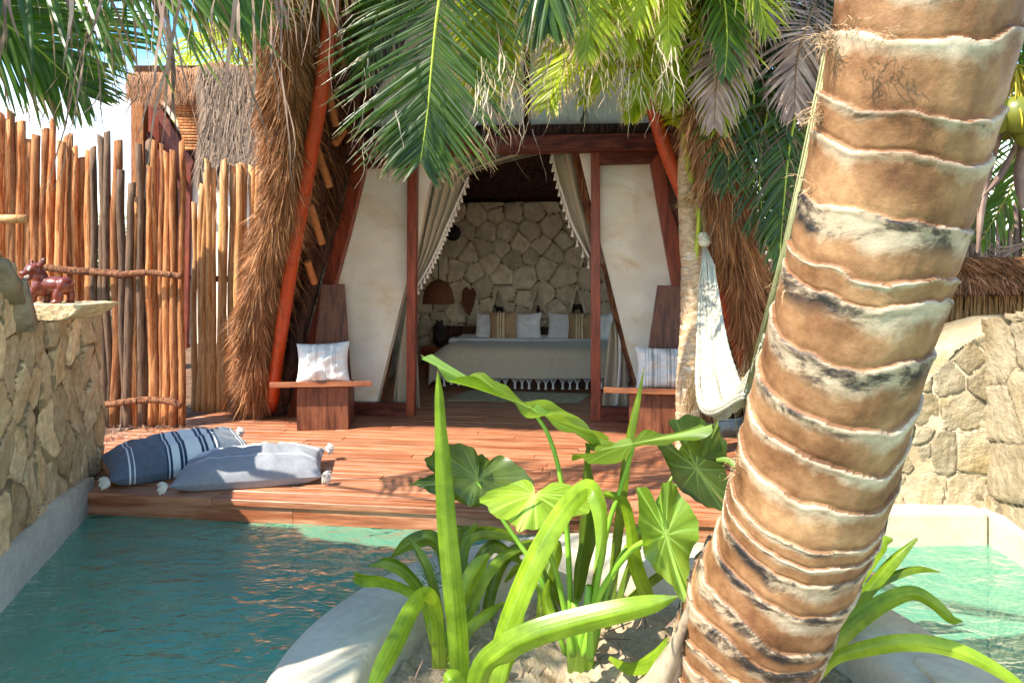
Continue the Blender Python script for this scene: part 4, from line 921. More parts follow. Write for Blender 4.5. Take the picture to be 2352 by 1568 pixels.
for n_ in (nA, nC): L(tc.outputs['Object'], n_.inputs['Vector'])
L(mpz.outputs[0], nB.inputs['Vector'])
r1 = N(t, 'ShaderNodeValToRGB'); e = r1.color_ramp.elements; e[0].position = .30; e[0].color = lin('#52301a'); e[1].position = .72; e[1].color = lin('#b68e64'); q_ = e.new(.42); q_.color = lin('#765031'); q_ = e.new(.56); q_.color = lin('#936c48')
L(nA.outputs[0], r1.inputs[0])
r2 = N(t, 'ShaderNodeValToRGB'); e = r2.color_ramp.elements; e[0].position = .41; e[0].color = lin('#26211f'); e[1].position = .66; e[1].color = lin('#bfae94'); q_ = e.new(.455); q_.color = lin('#5c4e40'); q_ = e.new(.50); q_.color = lin('#9c8970')
ad = N(t, 'ShaderNodeMath', operation='ADD'); mr1 = N(t, 'ShaderNodeMapRange', inp={1: 0, 2: 1, 3: -.07, 4: .07}); L(ar.outputs['Fac'], mr1.inputs[0]); L(nB.outputs[0], ad.inputs[0]); L(mr1.outputs[0], ad.inputs[1]); L(ad.outputs[0], r2.inputs[0])
# scar band: upper part of each ring; its width varies with the ring
mrw = N(t, 'ShaderNodeMapRange', inp={1: 0, 2: 1, 3: .30, 4: .78}); L(ar.outputs['Fac'], mrw.inputs[0])
nw = N(t, 'ShaderNodeMath', operation='MULTIPLY_ADD'); nw.inputs[1].default_value = 1.2; nw.inputs[2].default_value = -.60; L(nA.outputs[0], nw.inputs[0])
sm = N(t, 'ShaderNodeMath', operation='SUBTRACT'); s2 = N(t, 'ShaderNodeMath', operation='ADD'); L(at.outputs['Fac'], s2.inputs[0]); L(nw.outputs[0], s2.inputs[1]); L(s2.outputs[0], sm.inputs[0]); L(mrw.outputs[0], sm.inputs[1])
mc = N(t, 'ShaderNodeMapRange', inp={1: -.05, 2: .22, 3: 0, 4: 1}); L(sm.outputs[0], mc.inputs[0])
mi = N(t, 'ShaderNodeMix', data_type='RGBA'); L(mc.outputs[0], mi.inputs[0]); L(r1.outputs[0], mi.inputs[6]); L(r2.outputs[0], mi.inputs[7])
# dark crack at the ring edge
ce = N(t, 'ShaderNodeMapRange', inp={1: 0.0, 2: .035, 3: .45, 4: 1}); L(at.outputs['Fac'], ce.inputs[0])
fc = N(t, 'ShaderNodeMapRange', inp={1: .3, 2: .7, 3: .90, 4: 1.10}); L(nC.outputs[0], fc.inputs[0])
mu = N(t, 'ShaderNodeMath', operation='MULTIPLY'); L(ce.outputs[0], mu.inputs[0]); L(fc.outputs[0], mu.inputs[1])
vm = N(t, 'ShaderNodeVectorMath', operation='SCALE'); L(mi.outputs[2], vm.inputs[0]); L(mu.outputs[0], vm.inputs['Scale']); L(vm.outputs[0], bs_.inputs['Base Color'])
bp = N(t, 'ShaderNodeBump', inp={'Strength': .55, 'Distance': .006}); L(nC.outputs[0], bp.inputs['Height']); L(bp.outputs[0], bs_.inputs['Normal']); L(bs_.outputs[0], o_.inputs[0])
g.build('trunk', tm, tp)
FIB = mat('palm_fibre', ['#8a6c4a', '#b89c78'], ns=8, rough=.9, bump=0, var=.4)
def tuft(mb, p, dirs, n, Ln, w, rg, spread=.6, curl=.5):
    for k in range(n):
        d = (Vector(dirs)+Vector((rg.gauss(0, spread), rg.gauss(0, spread), rg.gauss(0, spread)))).normalized(); L_ = Ln*rg.uniform(.4, 1.3)
        s = d.orthogonal().normalized()*w; pp = [Vector(p)+Vector((rg.gauss(0, .012), rg.gauss(0, .012), rg.gauss(0, .008)))]
        for i in range(5):
            d = (d+Vector((rg.gauss(0, curl), rg.gauss(0, curl), rg.gauss(0, curl)-.12))).normalized(); pp.append(pp[-1]+d*L_/5)
        vs = []
        for i, q in enumerate(pp): ww = s*(1-i/6); vs += [q-ww, q+ww]
        mb.add(vs, [(2*i, 2*i+1, 2*i+3, 2*i+2) for i in range(5)], rg.random())
g = MB(); rg = random.Random(5)
for (x, y, d, n, Ln) in ((1895, 85, 1.66, 60, .07), (1905, 100, 1.62, 60, .05), (1880, 262, 1.71, 50, .07), (1875, 275, 1.70, 50, .05), (1960, 60, 1.50, 40, .05), (2040, 80, 1.46, 30, .05), (1850, 420, 1.75, 10, .05), (1800, 660, 1.83, 12, .04), (1690, 1060, 1.98, 10, .05), (1680, 1090, 1.99, 10, .05)):
    g = MB(); tuft(g, P(x, y, d), (-.6, -.3, .1), n, Ln, .0012, rg); g.build('bark_fibre', FIB, tp, smooth=False)
# pale root flare at the foot, left
g = MB()
for k, (x0, y0, x1, y1) in enumerate(((1590, 1380, 1500, 1640), (1610, 1420, 1560, 1640), (1570, 1440, 1470, 1640))):
    q = spline([tuple(P(x0, y0, 2.16))+(.01,), tuple(P((x0+x1)/2+6, (y0+y1)/2, 2.26))+(.04,), tuple(P(x1, y1, 2.34))+(.08,)], 20)
    tube(g, [Vector(v[:3]) for v in q], [v[3] for v in q], 16, .5, wob=.1, seed=k)
ROOT = mat('root_bark', ['#6e5e4c', '#a89880', '#8c7c66'], ns=8, rough=.85, bump=.6, bdist=.01, scale=(1, 1, .4), fine=(30, .2))
g.build('root_flare', ROOT, tp)

# ================================================================== SLIM PALM WITH THE HAMMOCK ROPE
sd4 = 4.75
sp_ = empty('slim_palm', Gp(1583, 1030, 0)+Vector((0, 0, 0)), 'slim young palm trunk tied with hammock rope in front of the right chair', 'palm')
g = MB(); pts = [(1581, 1050, 25), (1582, 960, 24), (1583, 880, 23.5), (1590, 760, 22.5), (1592, 660, 22), (1592, 600, 22), (1591, 575, 24), (1586, 500, 22), (1582, 440, 20), (1580, 380, 18), (1582, 310, 15), (1584, 230, 12)]
q = spline([tuple(P(x-3, y, sd4))+(r*1.1/F0*sd4,) for x, y, r in pts], 260)
NAs = 28; vs = []; tt_ = []; rn_ = []
for i, v in enumerate(q):
    c = Vector(v[:3]); z = c.z; fr_ = (z*14+.35*mnoise.noise(Vector((0, 0, z*5)))) % 1.0; ringed = 1 if z < 1.42 else .25
    for j in range(NAs):
        an = 2*math.pi*j/NAs
        f = (z*13+.25*math.sin(an)+.5*mnoise.noise(Vector((math.cos(an), math.sin(an), z*6)))) % 1.0
        r_ = v[3]+ringed*(.004*f-.003*math.exp(-(f/.15)**2))+.002*mnoise.noise(Vector((math.cos(an)*4, math.sin(an)*4, z*25)))
        vs.append(c+Vector((math.cos(an)*r_, math.sin(an)*r_, 0))); tt_.append(f if ringed == 1 else .5); rn_.append(.5)
g.add(vs, [(i*NAs+j, i*NAs+(j+1) % NAs, (i+1)*NAs+(j+1) % NAs, (i+1)*NAs+j) for i in range(len(q)-1) for j in range(NAs)], rn_, tt_)
SLIM = mat('slim_palm_bark', ['#8e6c4c', '#c8ae8c', '#b0906a', '#dccbb0'], ns=6, rough=.75, bump=.7, bdist=.006, scale=(1, 1, 2.5), fine=(30, .25), ttramp=[(0, '#4a3220', .8), (.12, '#4a3220', 0), (.8, '#e0d0b4', 0), (.95, '#e8dcc4', .7)])
g.build('trunk', SLIM, sp_)
g = MB()   # living sheath and green stalks in the heart of the palm
for k, (a, b_, c_, r) in enumerate((((1598, 600), (1602, 545), (1606, 480), .020), ((1600, 560), (1625, 430), (1665, 330), .028), ((1590, 420), (1575, 330), (1560, 210), .030), ((1600, 500), (1612, 420), (1606, 300), .024), ((1575, 300), (1600, 200), (1640, 60), .03), ((1570, 300), (1555, 180), (1530, 40), .03), ((1585, 330), (1590, 160), (1600, -20), .028))):
    q = spline([tuple(P(a[0], a[1], sd4-.05))+(r,), tuple(P(b_[0], b_[1], sd4-.1))+(r*.75,), tuple(P(c_[0], c_[1], sd4-.2))+(r*.5,)], 16)
    tube(g, [Vector(v[:3]) for v in q], [v[3] for v in q], 10, R.random())
g.build('stalk', RACH, sp_)
# rope around the trunk: the knot and its hanging line belong to the hammock
hm = empty('hammock', P(1640, 945, 3.6), 'off white cotton hammock bunched and slung between the slim palm and the big trunk', 'hammock')
g = MB()
for k in range(3):
    zc = P(1585, 452+k*5, sd4).z
    tube(g, [Vector((P(1584, 455, sd4).x+math.cos(a)*.072, sd4+math.sin(a)*.072, zc+.004*math.sin(a*2))) for a in [2*math.pi*i/24 for i in range(25)]], .010, 8, .5, cap=False)
tube(g, [P(1560, 462, sd4-.08), P(1575, 448, sd4-.10), P(1590, 452, sd4-.10), P(1600, 462, sd4-.1), P(1612, 456, sd4-.08), P(1618, 465, sd4-.08)], .011, 8, .4, wob=.3)
tube(g, [P(1585, 450, sd4-.09), P(1570, 470, sd4-.11), P(1565, 475, sd4-.12)], .010, 8, .4)
tube(g, [P(1588, 452, sd4-.1), P(1584, 440, sd4-.12), P(1594, 446, sd4-.12), P(1586, 458, sd4-.12)], .014, 8, .4)
tube(g, [P(1612, 458, sd4-.08), P(1618, 500, sd4-.1), P(1619, 540, sd4-.12)], .009, 8, .4, wob=.2); tube(g, [P(1616, 458, sd4-.08), P(1622, 500, sd4-.1), P(1620, 540, sd4-.12)], .007, 8, .4, wob=.2)
rg = random.Random(9); tuft(g, P(1562, 470, sd4-.12), (-.8, 0, -.3), 26, .08, .0015, rg)
g.build('rope', JUTE, hm)
g = MB()
kn = P(1617, 550, sd4-.12); lathe(g, [(0, .055), (.030, .045), (.042, .02), (.036, 0), (.042, -.02), (.028, -.045), (0, -.05)], 14, kn, wob=.25); tube(g, [kn+Vector((-.04, 0, .02)), kn+Vector((0, -.045, 0)), kn+Vector((.04, 0, -.02))], .014, 8, wob=.2)
g.build('knot', CORD, hm)
# suspension cords fanning down, then the bunched bed of the hammock
g = MB(); rg = random.Random(4); ncord = 34
for k in range(ncord):
    f = k/(ncord-1); e = P(lerp(1604, 1650, f), 660+rg.uniform(-15, 15)+40*abs(f-.4), lerp(4.35, 4.1, f)+rg.uniform(-.05, .05))
    mid = P(lerp(1612, 1640, f)+rg.uniform(-2, 2), 610, 4.48); tube(g, [kn+Vector((rg.uniform(-.01, .01), 0, -.04)), mid, e], .004, 5, rg.random())
g.build('suspension_cord', CORD, hm); g = MB()
for k in range(26):   # up to the big trunk
    f = k/25; a = P(lerp(1712, 1762, f)+rg.uniform(-3, 3), lerp(905, 760, f)+rg.uniform(-10, 25), lerp(2.7, 2.35, f)); b_ = P(1902+rg.uniform(-12, 10), 140+rg.uniform(-25, 25), 1.82)
    mid = a.lerp(b_, .5)+Vector((0, 0, -.012))+Vector((rg.uniform(-.006, .006),)*3); tube(g, [a, mid, b_], .0026, 5, rg.random())
CORDG = mat('greenish_cord', ['#94926a', '#b6b284'], ns=30, rough=.9, bump=.4, bdist=.003, var=.25); g.build('suspension_cord', CORDG, hm)
HMAT = mat('hammock_weave', ['#dcd6bc', '#f0ecd8', '#c9bf96'], ns=14, rough=.95, bump=1.0, bscale=120, bdist=.01, scale=(3, 3, .7), transl=.25, fine=(60, .12), var=.12)
g = MB(); ns_ = 17
for k in range(ns_):  # bunched folds: thick ropes of netting
    f = k/(ns_-1)
    a = P(lerp(1606, 1648, f), 650+30*abs(f-.4), lerp(4.35, 4.1, f)); b_ = P(lerp(1608, 1666, f), 780, lerp(4.0, 3.75, f)); c_ = P(lerp(1612, 1696, f), lerp(915, 880, f), lerp(3.6, 3.35, f)); dd = P(lerp(1645, 1722, f), lerp(955, 905, f), lerp(3.2, 3.0, f)); e = P(lerp(1708, 1758, f), lerp(912, 770, f), lerp(2.75, 2.4, f))
    jx = Vector((rg.uniform(-.012, .012), rg.uniform(-.03, .03), rg.uniform(-.01, .01))); b_ += jx; c_ += jx*1.5; dd += jx*1.5
    q = spline([tuple(a)+(.007,), tuple(b_)+(.012,), tuple(c_)+(.0145,), tuple(dd)+(.016,), tuple(e)+(.008,)], 90)
    tube(g, [Vector(v[:3]) for v in q], [v[3]*(1+.12*math.sin(i*1.9+k)) for i, v in enumerate(q)], 12, rg.random(), wob=.25, seed=k)
g.build('netting', HMAT, hm)
g = MB()   # loose threads
for k in range(240):
    f = rg.random(); p = P(lerp(1590, 1725, f), lerp(940, 930, f)+rg.uniform(-130, 10), lerp(3.7, 3.3, f))
    if k < 110: p = P(rg.uniform(1582, 1600), rg.uniform(850, 930), 3.8)
    elif k > 170: p = P(rg.uniform(1708, 1745), rg.uniform(860, 920), 2.85)
    tuft(g, p, (-.25 if k < 110 else .1, 0, -1), 1, .26, .0016, rg, spread=.15, curl=.10)
g.build('loose_thread', JUTE, hm, smooth=False); g = MB()
tuft(g, P(1700, 870, 3.4), (.6, 0, .2), 30, .12, .0012, rg, curl=.7); g.build('loose_thread', JUTE, hm, smooth=False); g = MB(); tuft(g, P(1590, 830, 3.9), (-.6, 0, .2), 22, .10, .0012, rg, curl=.7)
g.build('loose_thread', JUTE, hm, smooth=False)

# ================================================================== LEAVES
def ribbon(mb, pts, twist=0.0, fold=.35, nseg=40, r=None, wave=0.0, seed=0, tip=True, cols=17, t_of=None, normal=None):
    """strap leaf through picture points (x, y, depth, width in picture pixels)"""
    q = spline([tuple(P(x, y, d))+(w/F0*d,) for x, y, d, w in pts], nseg); r = R.random() if r is None else r
    vs = []; ts = []; us_ = []; view0 = None
    for i, v in enumerate(q):
        c = Vector(v[:3]); T = (Vector(q[min(i+1, nseg-1)][:3])-Vector(q[max(i-1, 0)][:3])).normalized()
        view = (c-Vector((0, 0, EYE))).normalized() if normal is None else Vector(normal)
        S = T.cross(view).normalized(); Nn = S.cross(T).normalized(); tw = twist if not callable(twist) else twist(i/(nseg-1))
        S2 = S*math.cos(tw)+Nn*math.sin(tw); N2 = Nn*math.cos(tw)-S*math.sin(tw)
        w = max(.0006, v[3])
        for j in range(cols):
            u = j/(cols-1)*2-1
            z = fold*w*(abs(u)**1.3)+.010*w*math.cos(u*20)+wave*w*math.sin(i*.55+seed+(2 if u > 0 else 0))*abs(u)**2
            vs.append(c+S2*(u*w*.5)+N2*z); ts.append(i/(nseg-1)); us_.append(u)
    mb.add(vs, [(i*cols+j, i*cols+j+1, (i+1)*cols+j+1, (i+1)*cols+j) for i in range(nseg-1) for j in range(cols-1)], r, ts, w=us_)
def strap_plant(loc, label, leaves, group=None, m=STRAP):
    root = empty('strap_leaf_plant', loc, label, 'plant', group)
    for k, L_ in enumerate(leaves):
        opt = L_[1] if len(L_) > 1 and isinstance(L_[1], dict) else {}
        g = MB(); ribbon(g, L_[0], seed=k, **opt); g.build('leaf', m, root)
    return root
sg = 'strap leaved plants in the planter'
def Z(x, y, d, w): return (798.6+x*.4013, 943.8+y*.4013, d, w)
strap_plant(Gp(1060, 1690, -.16), 'tallest strap leaved plant at the planter front with one upright and one arching blade', [
    ([(1060, 1720, 2.1, 40), (1051, 1568, 2.1, 50), (1045, 1450, 2.1, 52), (1036, 1345, 2.1, 50), (1024, 1210, 2.1, 46), (1018, 1090, 2.1, 40), (1012, 984, 2.1, 27), (1009, 910, 2.1, 20), (1006, 851, 2.1, 2)], {'twist': lambda t: .55-.7*t, 'fold': .28, 'r': .35}),
    ([(1090, 1720, 2.05, 50), Z(820, 1556, 2.08, 54), Z(905, 1230, 2.1, 56), Z(1045, 880, 2.12, 56), Z(1210, 590, 2.15, 50), Z(1330, 455, 2.12, 46), Z(1400, 450, 2.08, 42), Z(1445, 560, 2.05, 38), Z(1452, 740, 2.03, 24), Z(1408, 930, 2.0, 2)], {'twist': lambda t: .5-.3*t, 'fold': .25, 'r': .8}),
    ([(1100, 1720, 2.0, 56), Z(770, 1540, 1.96, 60), Z(880, 1400, 1.9, 66), Z(1050, 1300, 1.86, 62), Z(1300, 1220, 1.84, 58), Z(1580, 1150, 1.82, 52), Z(1760, 1105, 1.82, 38), Z(1890, 1060, 1.82, 4)], {'twist': lambda t: -.5+.3*t, 'fold': .3, 'r': .55}),
    ([Z(560, 1600, 1.9, 10), Z(590, 1540, 1.9, 46), Z(620, 1620, 1.9, 60)], {'r': .9}),
    ([Z(850, 1700, 2.1, 36), Z(880, 1500, 2.1, 36), Z(960, 1280, 2.2, 38), Z(1010, 1130, 2.25, 3)], {'r': .7}),
], sg)
lb = Gp(1010, 1535, -.13)
strap_plant(lb, 'left strap leaved plant in the planter with blades drooping over the rim towards the pool', [
    ([Z(520, 1480, 2.5, 32), Z(515, 1300, 2.45, 30), Z(500, 1130, 2.38, 30), Z(450, 1050, 2.3, 34), Z(370, 1130, 2.22, 40), Z(270, 1330, 2.12, 44), Z(190, 1480, 2.05, 40), Z(120, 1640, 2.0, 20)], {'twist': .15, 'fold': .15, 'r': .85}),
    ([Z(530, 1470, 2.5, 28), Z(500, 1250, 2.5, 26), Z(440, 1090, 2.5, 28), Z(330, 1010, 2.48, 28), Z(200, 965, 2.45, 30), Z(100, 955, 2.42, 34), Z(38, 935, 2.4, 26)], {'twist': -.7, 'fold': .25, 'r': .55}),
    ([Z(530, 1450, 2.6, 24), Z(510, 1150, 2.62, 24), Z(455, 930, 2.64, 26), Z(400, 810, 2.66, 20), Z(350, 722, 2.68, 3)], {'twist': .6, 'r': .05}),
    ([Z(540, 1450, 2.55, 28), Z(600, 1250, 2.6, 30), Z(680, 1020, 2.65, 40), Z(750, 890, 2.68, 38), Z(812, 815, 2.7, 8)], {'twist': -.3, 'fold': .2, 'r': .5}),
    ([Z(560, 1450, 2.6, 22), Z(680, 1180, 2.7, 22), Z(780, 960, 2.75, 24), Z(880, 830, 2.8, 24), Z(1000, 790, 2.8, 4)], {'twist': .4, 'r': .6}),
    ([Z(560, 1480, 2.5, 26), Z(680, 1260, 2.6, 26), Z(790, 1160, 2.65, 26), Z(900, 1090, 2.7, 4)], {'twist': .3, 'r': .45}),
    ([Z(500, 1250, 2.5, 22), Z(470, 1180, 2.5, 26), Z(500, 1330, 2.46, 22)], {'r': .1}),
    ([Z(520, 1400, 2.6, 24), Z(460, 1100, 2.6, 26), Z(350, 930, 2.6, 28), Z(230, 860, 2.6, 30), Z(120, 885, 2.6, 4)], {'twist': -.4, 'r': .05}),
], sg)
strap_plant(Gp(1120, 1420, -.13), 'dark strap leaved plant at the back of the planter behind the tall blades', [
    ([Z(640, 1150, 2.9, 26), Z(620, 900, 2.95, 34), Z(660, 720, 3.0, 34), Z(740, 640, 3.0, 6)], {'twist': .4, 'r': .1}),
    ([Z(720, 1150, 2.9, 26), Z(700, 950, 2.95, 32), Z(820, 760, 3.0, 34), Z(960, 830, 3.0, 20), Z(1010, 880, 3.0, 3)], {'twist': .5, 'r': .15}),
    ([Z(690, 1100, 2.9, 26), Z(640, 850, 2.95, 32), Z(700, 700, 3.0, 34), Z(880, 690, 3.0, 28), Z(1010, 770, 3.0, 3)], {'twist': .5, 'r': .2}),
    ([Z(600, 1100, 3.0, 24), Z(560, 850, 3.0, 30), Z(480, 730, 3.0, 34), Z(350, 760, 3.0, 34), Z(248, 838, 3.0, 4)], {'twist': .1, 'r': .05}),
    ([Z(1100, 1200, 2.7, 24), Z(1130, 980, 2.75, 32), Z(1180, 820, 2.8, 34), Z(1210, 740, 2.8, 6)], {'twist': .2, 'r': .3}),
    ([Z(1200, 1200, 2.7, 20), Z(1120, 1000, 2.7, 30), Z(1100, 1120, 2.66, 3)], {'r': .3}),
    ([Z(1270, 1180, 2.75, 20), Z(1210, 1080, 2.75, 22), Z(1160, 950, 2.8, 24), Z(1000, 900, 2.85, 24), Z(900, 980, 2.9, 6)], {'twist': .4, 'r': .12}),
    ([Z(780, 1250, 2.9, 22), Z(820, 1000, 2.95, 30), Z(900, 830, 3.0, 30), Z(1050, 760, 3.0, 26), Z(1150, 800, 3.0, 3)], {'twist': .3, 'r': .08}),
    ([Z(640, 1250, 2.9, 22), Z(590, 1000, 2.95, 30), Z(540, 820, 3.0, 28), Z(600, 690, 3.0, 24), Z(700, 660, 3.0, 3)], {'twist': .3, 'r': .22}),
], sg)
strap_plant(Gp(1400, 1500, -.13), 'strap leaved plant among the elephant ear stalks with a thin dark upright blade', [
    ([Z(1480, 1200, 2.7, 22), Z(1510, 950, 2.75, 24), Z(1545, 620, 2.8, 26), Z(1590, 250, 2.85, 24), Z(1640, 0, 2.88, 18), (1466, 905, 2.9, 12), (1480, 842, 2.92, 1)], {'twist': .5, 'r': .0}),
    ([Z(1720, 1100, 2.45, 34), Z(1640, 880, 2.45, 36), Z(1615, 680, 2.45, 26), Z(1570, 520, 2.45, 24), Z(1460, 470, 2.45, 12)], {'twist': .3, 'r': .6}),
    ([Z(1520, 1150, 2.8, 16), Z(1600, 900, 2.85, 20), Z(1690, 680, 2.9, 20), Z(1820, 490, 2.95, 3)], {'twist': .6, 'r': .15}),
    ([Z(1540, 1140, 2.7, 16), Z(1650, 1030, 2.75, 22), Z(1780, 930, 2.8, 22), Z(1910, 860, 2.8, 3)], {'twist': .6, 'r': .3}),
    ([Z(1480, 1250, 2.5, 22), Z(1400, 1050, 2.5, 24), Z(1440, 800, 2.5, 26), Z(1480, 640, 2.5, 8)], {'twist': .8, 'r': .25}),
    ([Z(1180, 1230, 2.55, 20), Z(1130, 1080, 2.6, 22), Z(1150, 960, 2.6, 4)], {'twist': .3, 'r': .4}),
    ([Z(1500, 1400, 2.45, 14), Z(1620, 1440, 2.35, 40), Z(1740, 1380, 2.3, 50), Z(1830, 1290, 2.28, 8)], {'twist': .9, 'r': .5}),
], sg)
def Y_(x, y, d, w): return (1553.6+x*.352, 1016.4+y*.352, d, w)
strap_plant(Gp(1875, 1545, -.13), 'strap leaved plant right of the big trunk drooping over the rim into the right pool', [
    ([Y_(900, 1500, 2.45, 26), Y_(980, 1250, 2.5, 34), Y_(1110, 980, 2.55, 36), Y_(1240, 780, 2.6, 34), Y_(1330, 650, 2.6, 34), Y_(1410, 625, 2.6, 8)], {'twist': .2, 'fold': .3, 'r': .45}),
    ([Y_(940, 1500, 2.4, 24), Y_(1100, 1130, 2.5, 30), Y_(1270, 920, 2.55, 30), Y_(1410, 760, 2.6, 28), Y_(1570, 620, 2.6, 6)], {'twist': .5, 'r': .3}),
    ([Y_(1150, 1120, 2.6, 18), Y_(1280, 940, 2.6, 20), Y_(1430, 850, 2.6, 22), Y_(1580, 815, 2.6, 18), Y_(1720, 840, 2.6, 3)], {'twist': .6, 'r': .05}),
    ([Y_(930, 1500, 2.3, 30), Y_(1060, 1280, 2.32, 40), Y_(1240, 1120, 2.35, 40), Y_(1430, 1010, 2.38, 36), Y_(1560, 985, 2.38, 32), Y_(1680, 1050, 2.36, 28), Y_(1790, 1150, 2.34, 22), Y_(1870, 1165, 2.34, 3)], {'twist': -.2, 'fold': .2, 'r': .6}),
    ([Y_(920, 1530, 2.2, 20), Y_(1040, 1410, 2.18, 26), Y_(1230, 1350, 2.15, 34), Y_(1480, 1310, 2.1, 38), Y_(1720, 1330, 2.06, 38), Y_(1950, 1410, 2.02, 34), Y_(2200, 1560, 2.0, 26), Y_(2400, 1740, 2.0, 8)], {'twist': -.3, 'fold': .2, 'r': .9}),
], sg)
# ---- big ear shaped leaves
def earleaf(mb, base, tip, side, wid, cup=.15, wave=.05, seed=0, r=None, lobe=.28, nwave=5, bend=0.0, fold=0.0):
    """heart shaped blade. base = where the stalk meets it, tip = its point, side = direction of its width"""
    base, tip = Vector(base), Vector(tip); ax = tip-base; Ln = ax.length; ax.normalize(); side = Vector(side); side = (side-ax*side.dot(ax)).normalized(); nn = ax.cross(side)
    if r is None: r = R.random()
    nu, nv = 72, 20; vs = []; ts = []; wv_ = []
    prof = [(1.0, .0), (.86, .05), (.66, .17), (.42, .32), (.18, .44), (-.08*lobe, .50), (-.40*lobe, .47), (-.70*lobe, .36), (-.86*lobe, .22), (-.80*lobe, .10), (-.42*lobe, .03), (-.02, .004)]
    pr = spline(prof, nu)
    for sgn in (-1, 1):
        for i in range(nu):
            a = i/(nu-1); x, y = pr[i][0]*Ln, max(0, pr[i][1])*wid
            jag = 1+.025*math.sin(a*31+seed+sgn)+.018*math.sin(a*77+seed*2)+.05*mnoise.noise(Vector((a*9, sgn, seed)))
            for j in range(nv):
                k = j/(nv-1); px, py = x*k*jag, y*k*jag
                ed = k**2.5
                wv = wave*Ln*ed*(math.sin(a*math.pi*nwave+seed+sgn)+.5*math.sin(a*math.pi*nwave*2.1+seed*2+sgn*2))
                ph_ = (a*7.0) % 1.0; vein = -.010*Ln*math.exp(-(min(ph_, 1-ph_)/.12)**2)*math.sin(k*math.pi)
                q_ = py/(wid*.5)
                z = cup*wid*q_**2+wv+bend*Ln*(px/Ln)**2+vein
                fa = fold*q_; yy = py*math.cos(fa); z += py*math.sin(abs(fa))
                vs.append(base+ax*px+side*(sgn*yy)+nn*z)
                dv = min(ph_, 1-ph_)/7.0*k*2.2; dm = .5*py/max(wid, .01)
                ts.append(min(.2, dv+.012, dm+.004)); wv_.append(a*2.6)
    h = nu*nv; fs = []
    for s in (0, 1):
        for i in range(nu-1):
            for j in range(nv-1):
                f = (s*h+i*nv+j, s*h+(i+1)*nv+j, s*h+(i+1)*nv+j+1, s*h+i*nv+j+1); fs.append(f if s else f[::-1])
    mb.add(vs, fs, r, ts, w=wv_)
ear = empty('elephant_ear_plant', Gp(1330, 1515, -.13), 'elephant ear plant with large wavy leaves on long stalks in the middle of the planter', 'plant')
def stalk(pts, r0=.013, r1=.007, rr=None):
    g = MB(); q = spline([tuple(P(x, y, d)) for x, y, d in pts], 24); tube(g, [Vector(v) for v in q], [lerp(r0, r1, i/23) for i in range(24)], 9, R.random() if rr is None else rr); g.build('stalk', STEM, ear)
def leafpart(*a, **k): g = MB(); earleaf(g, *a, **k); return g.build('leaf', EAR, ear)
def Zd(x, y, d): return (798.6+x*.4013, 943.8+y*.4013, d)
# long leaf at the top, seen nearly edge on
leafpart(P(1222, 938, 2.62), P(972, 826, 2.45), (0.03, -1, .06), .36, cup=-.14, wave=.05, seed=1, r=.75, lobe=1.0, nwave=8, fold=.4)
stalk([Zd(1280, 1400, 2.6), Zd(1270, 950, 2.62), Zd(1235, 480, 2.62), (1264, 1010, 2.62), (1222, 940, 2.62)])
# second edge-on leaf
leafpart(P(1455, 1018, 2.45), P(1648, 985, 2.30), (.1, -.95, .15), .34, cup=-.12, wave=.05, seed=4, r=.25, lobe=.8, nwave=6, fold=.3)
stalk([Zd(1350, 1400, 2.5), Zd(1400, 1150, 2.5), Zd(1480, 700, 2.48), Zd(1560, 450, 2.46), (1457, 1020, 2.45)])
# dark leaf at the left behind the blade
leafpart(P(1098, 1098, 2.75), P(1078, 1165, 2.72), (1, .1, .10), .44, cup=.12, wave=.06, seed=8, r=.02, lobe=1.1, nwave=6)
leafpart(P(1092, 1104, 2.76), P(938, 1112, 2.8), (.1, .3, 1), .20, cup=.15, wave=.06, seed=3, r=.05, lobe=.3, nwave=5)
stalk([Zd(1250, 1400, 2.65), Zd(1100, 950, 2.7), Zd(900, 640, 2.74), Zd(740, 400, 2.75)])
# pale broad leaf in the middle
leafpart(P(1228, 1136, 2.35), P(1190, 1226, 2.18), (1, .0, .16), .42, cup=-.10, wave=.035, seed=2, r=.95, lobe=.45, nwave=5)
stalk([Zd(1290, 1400, 2.5), Zd(1200, 950, 2.5), Zd(1060, 560, 2.38), (1226, 1140, 2.36)])
# hanging yellow green leaf at the right
leafpart(P(1530, 1228, 2.22), P(1572, 1388, 2.22), (1, .25, -.18), .20, cup=.15, wave=.075, seed=5, r=1.0, lobe=.85, nwave=6)
stalk([Zd(1390, 1420, 2.45), Zd(1400, 1180, 2.42), Zd(1480, 980, 2.38), Zd(1640, 780, 2.28), Zd(1810, 712, 2.22)], .014, .008, .8)
# large dark leaf behind at the right
leafpart(P(1600, 1075, 2.85), P(1690, 1190, 2.8), (.75, .1, -.55), .40, cup=.12, wave=.035, seed=7, r=.0, lobe=1.0, nwave=4)
leafpart(P(1610, 1060, 2.9), P(1650, 958, 2.85), (1, .1, .1), .22, cup=.1, wave=.05, seed=9, r=.02, lobe=.5, nwave=5)
stalk([Zd(1380, 1420, 2.6), Zd(1440, 1100, 2.62), Zd(1620, 740, 2.75), Zd(1800, 520, 2.82), Zd(1960, 330, 2.85)])
stalk([Zd(1400, 1420, 2.6), Zd(1500, 1000, 2.62), Zd(1660, 700, 2.75), Zd(1900, 310, 2.85)], .010, .006)
g = MB()   # furled young leaf
ribbon(g, [Zd(1300, 1100, 2.55)+(18,), Zd(1320, 900, 2.55)+(36,), Zd(1350, 700, 2.55)+(42,), Zd(1365, 500, 2.55)+(34,), Zd(1360, 330, 2.56)+(20,), Zd(1370, 200, 2.56)+(8,)], fold=.8, wave=.15, r=.4, twist=.3); g.build('leaf', EAR, ear)
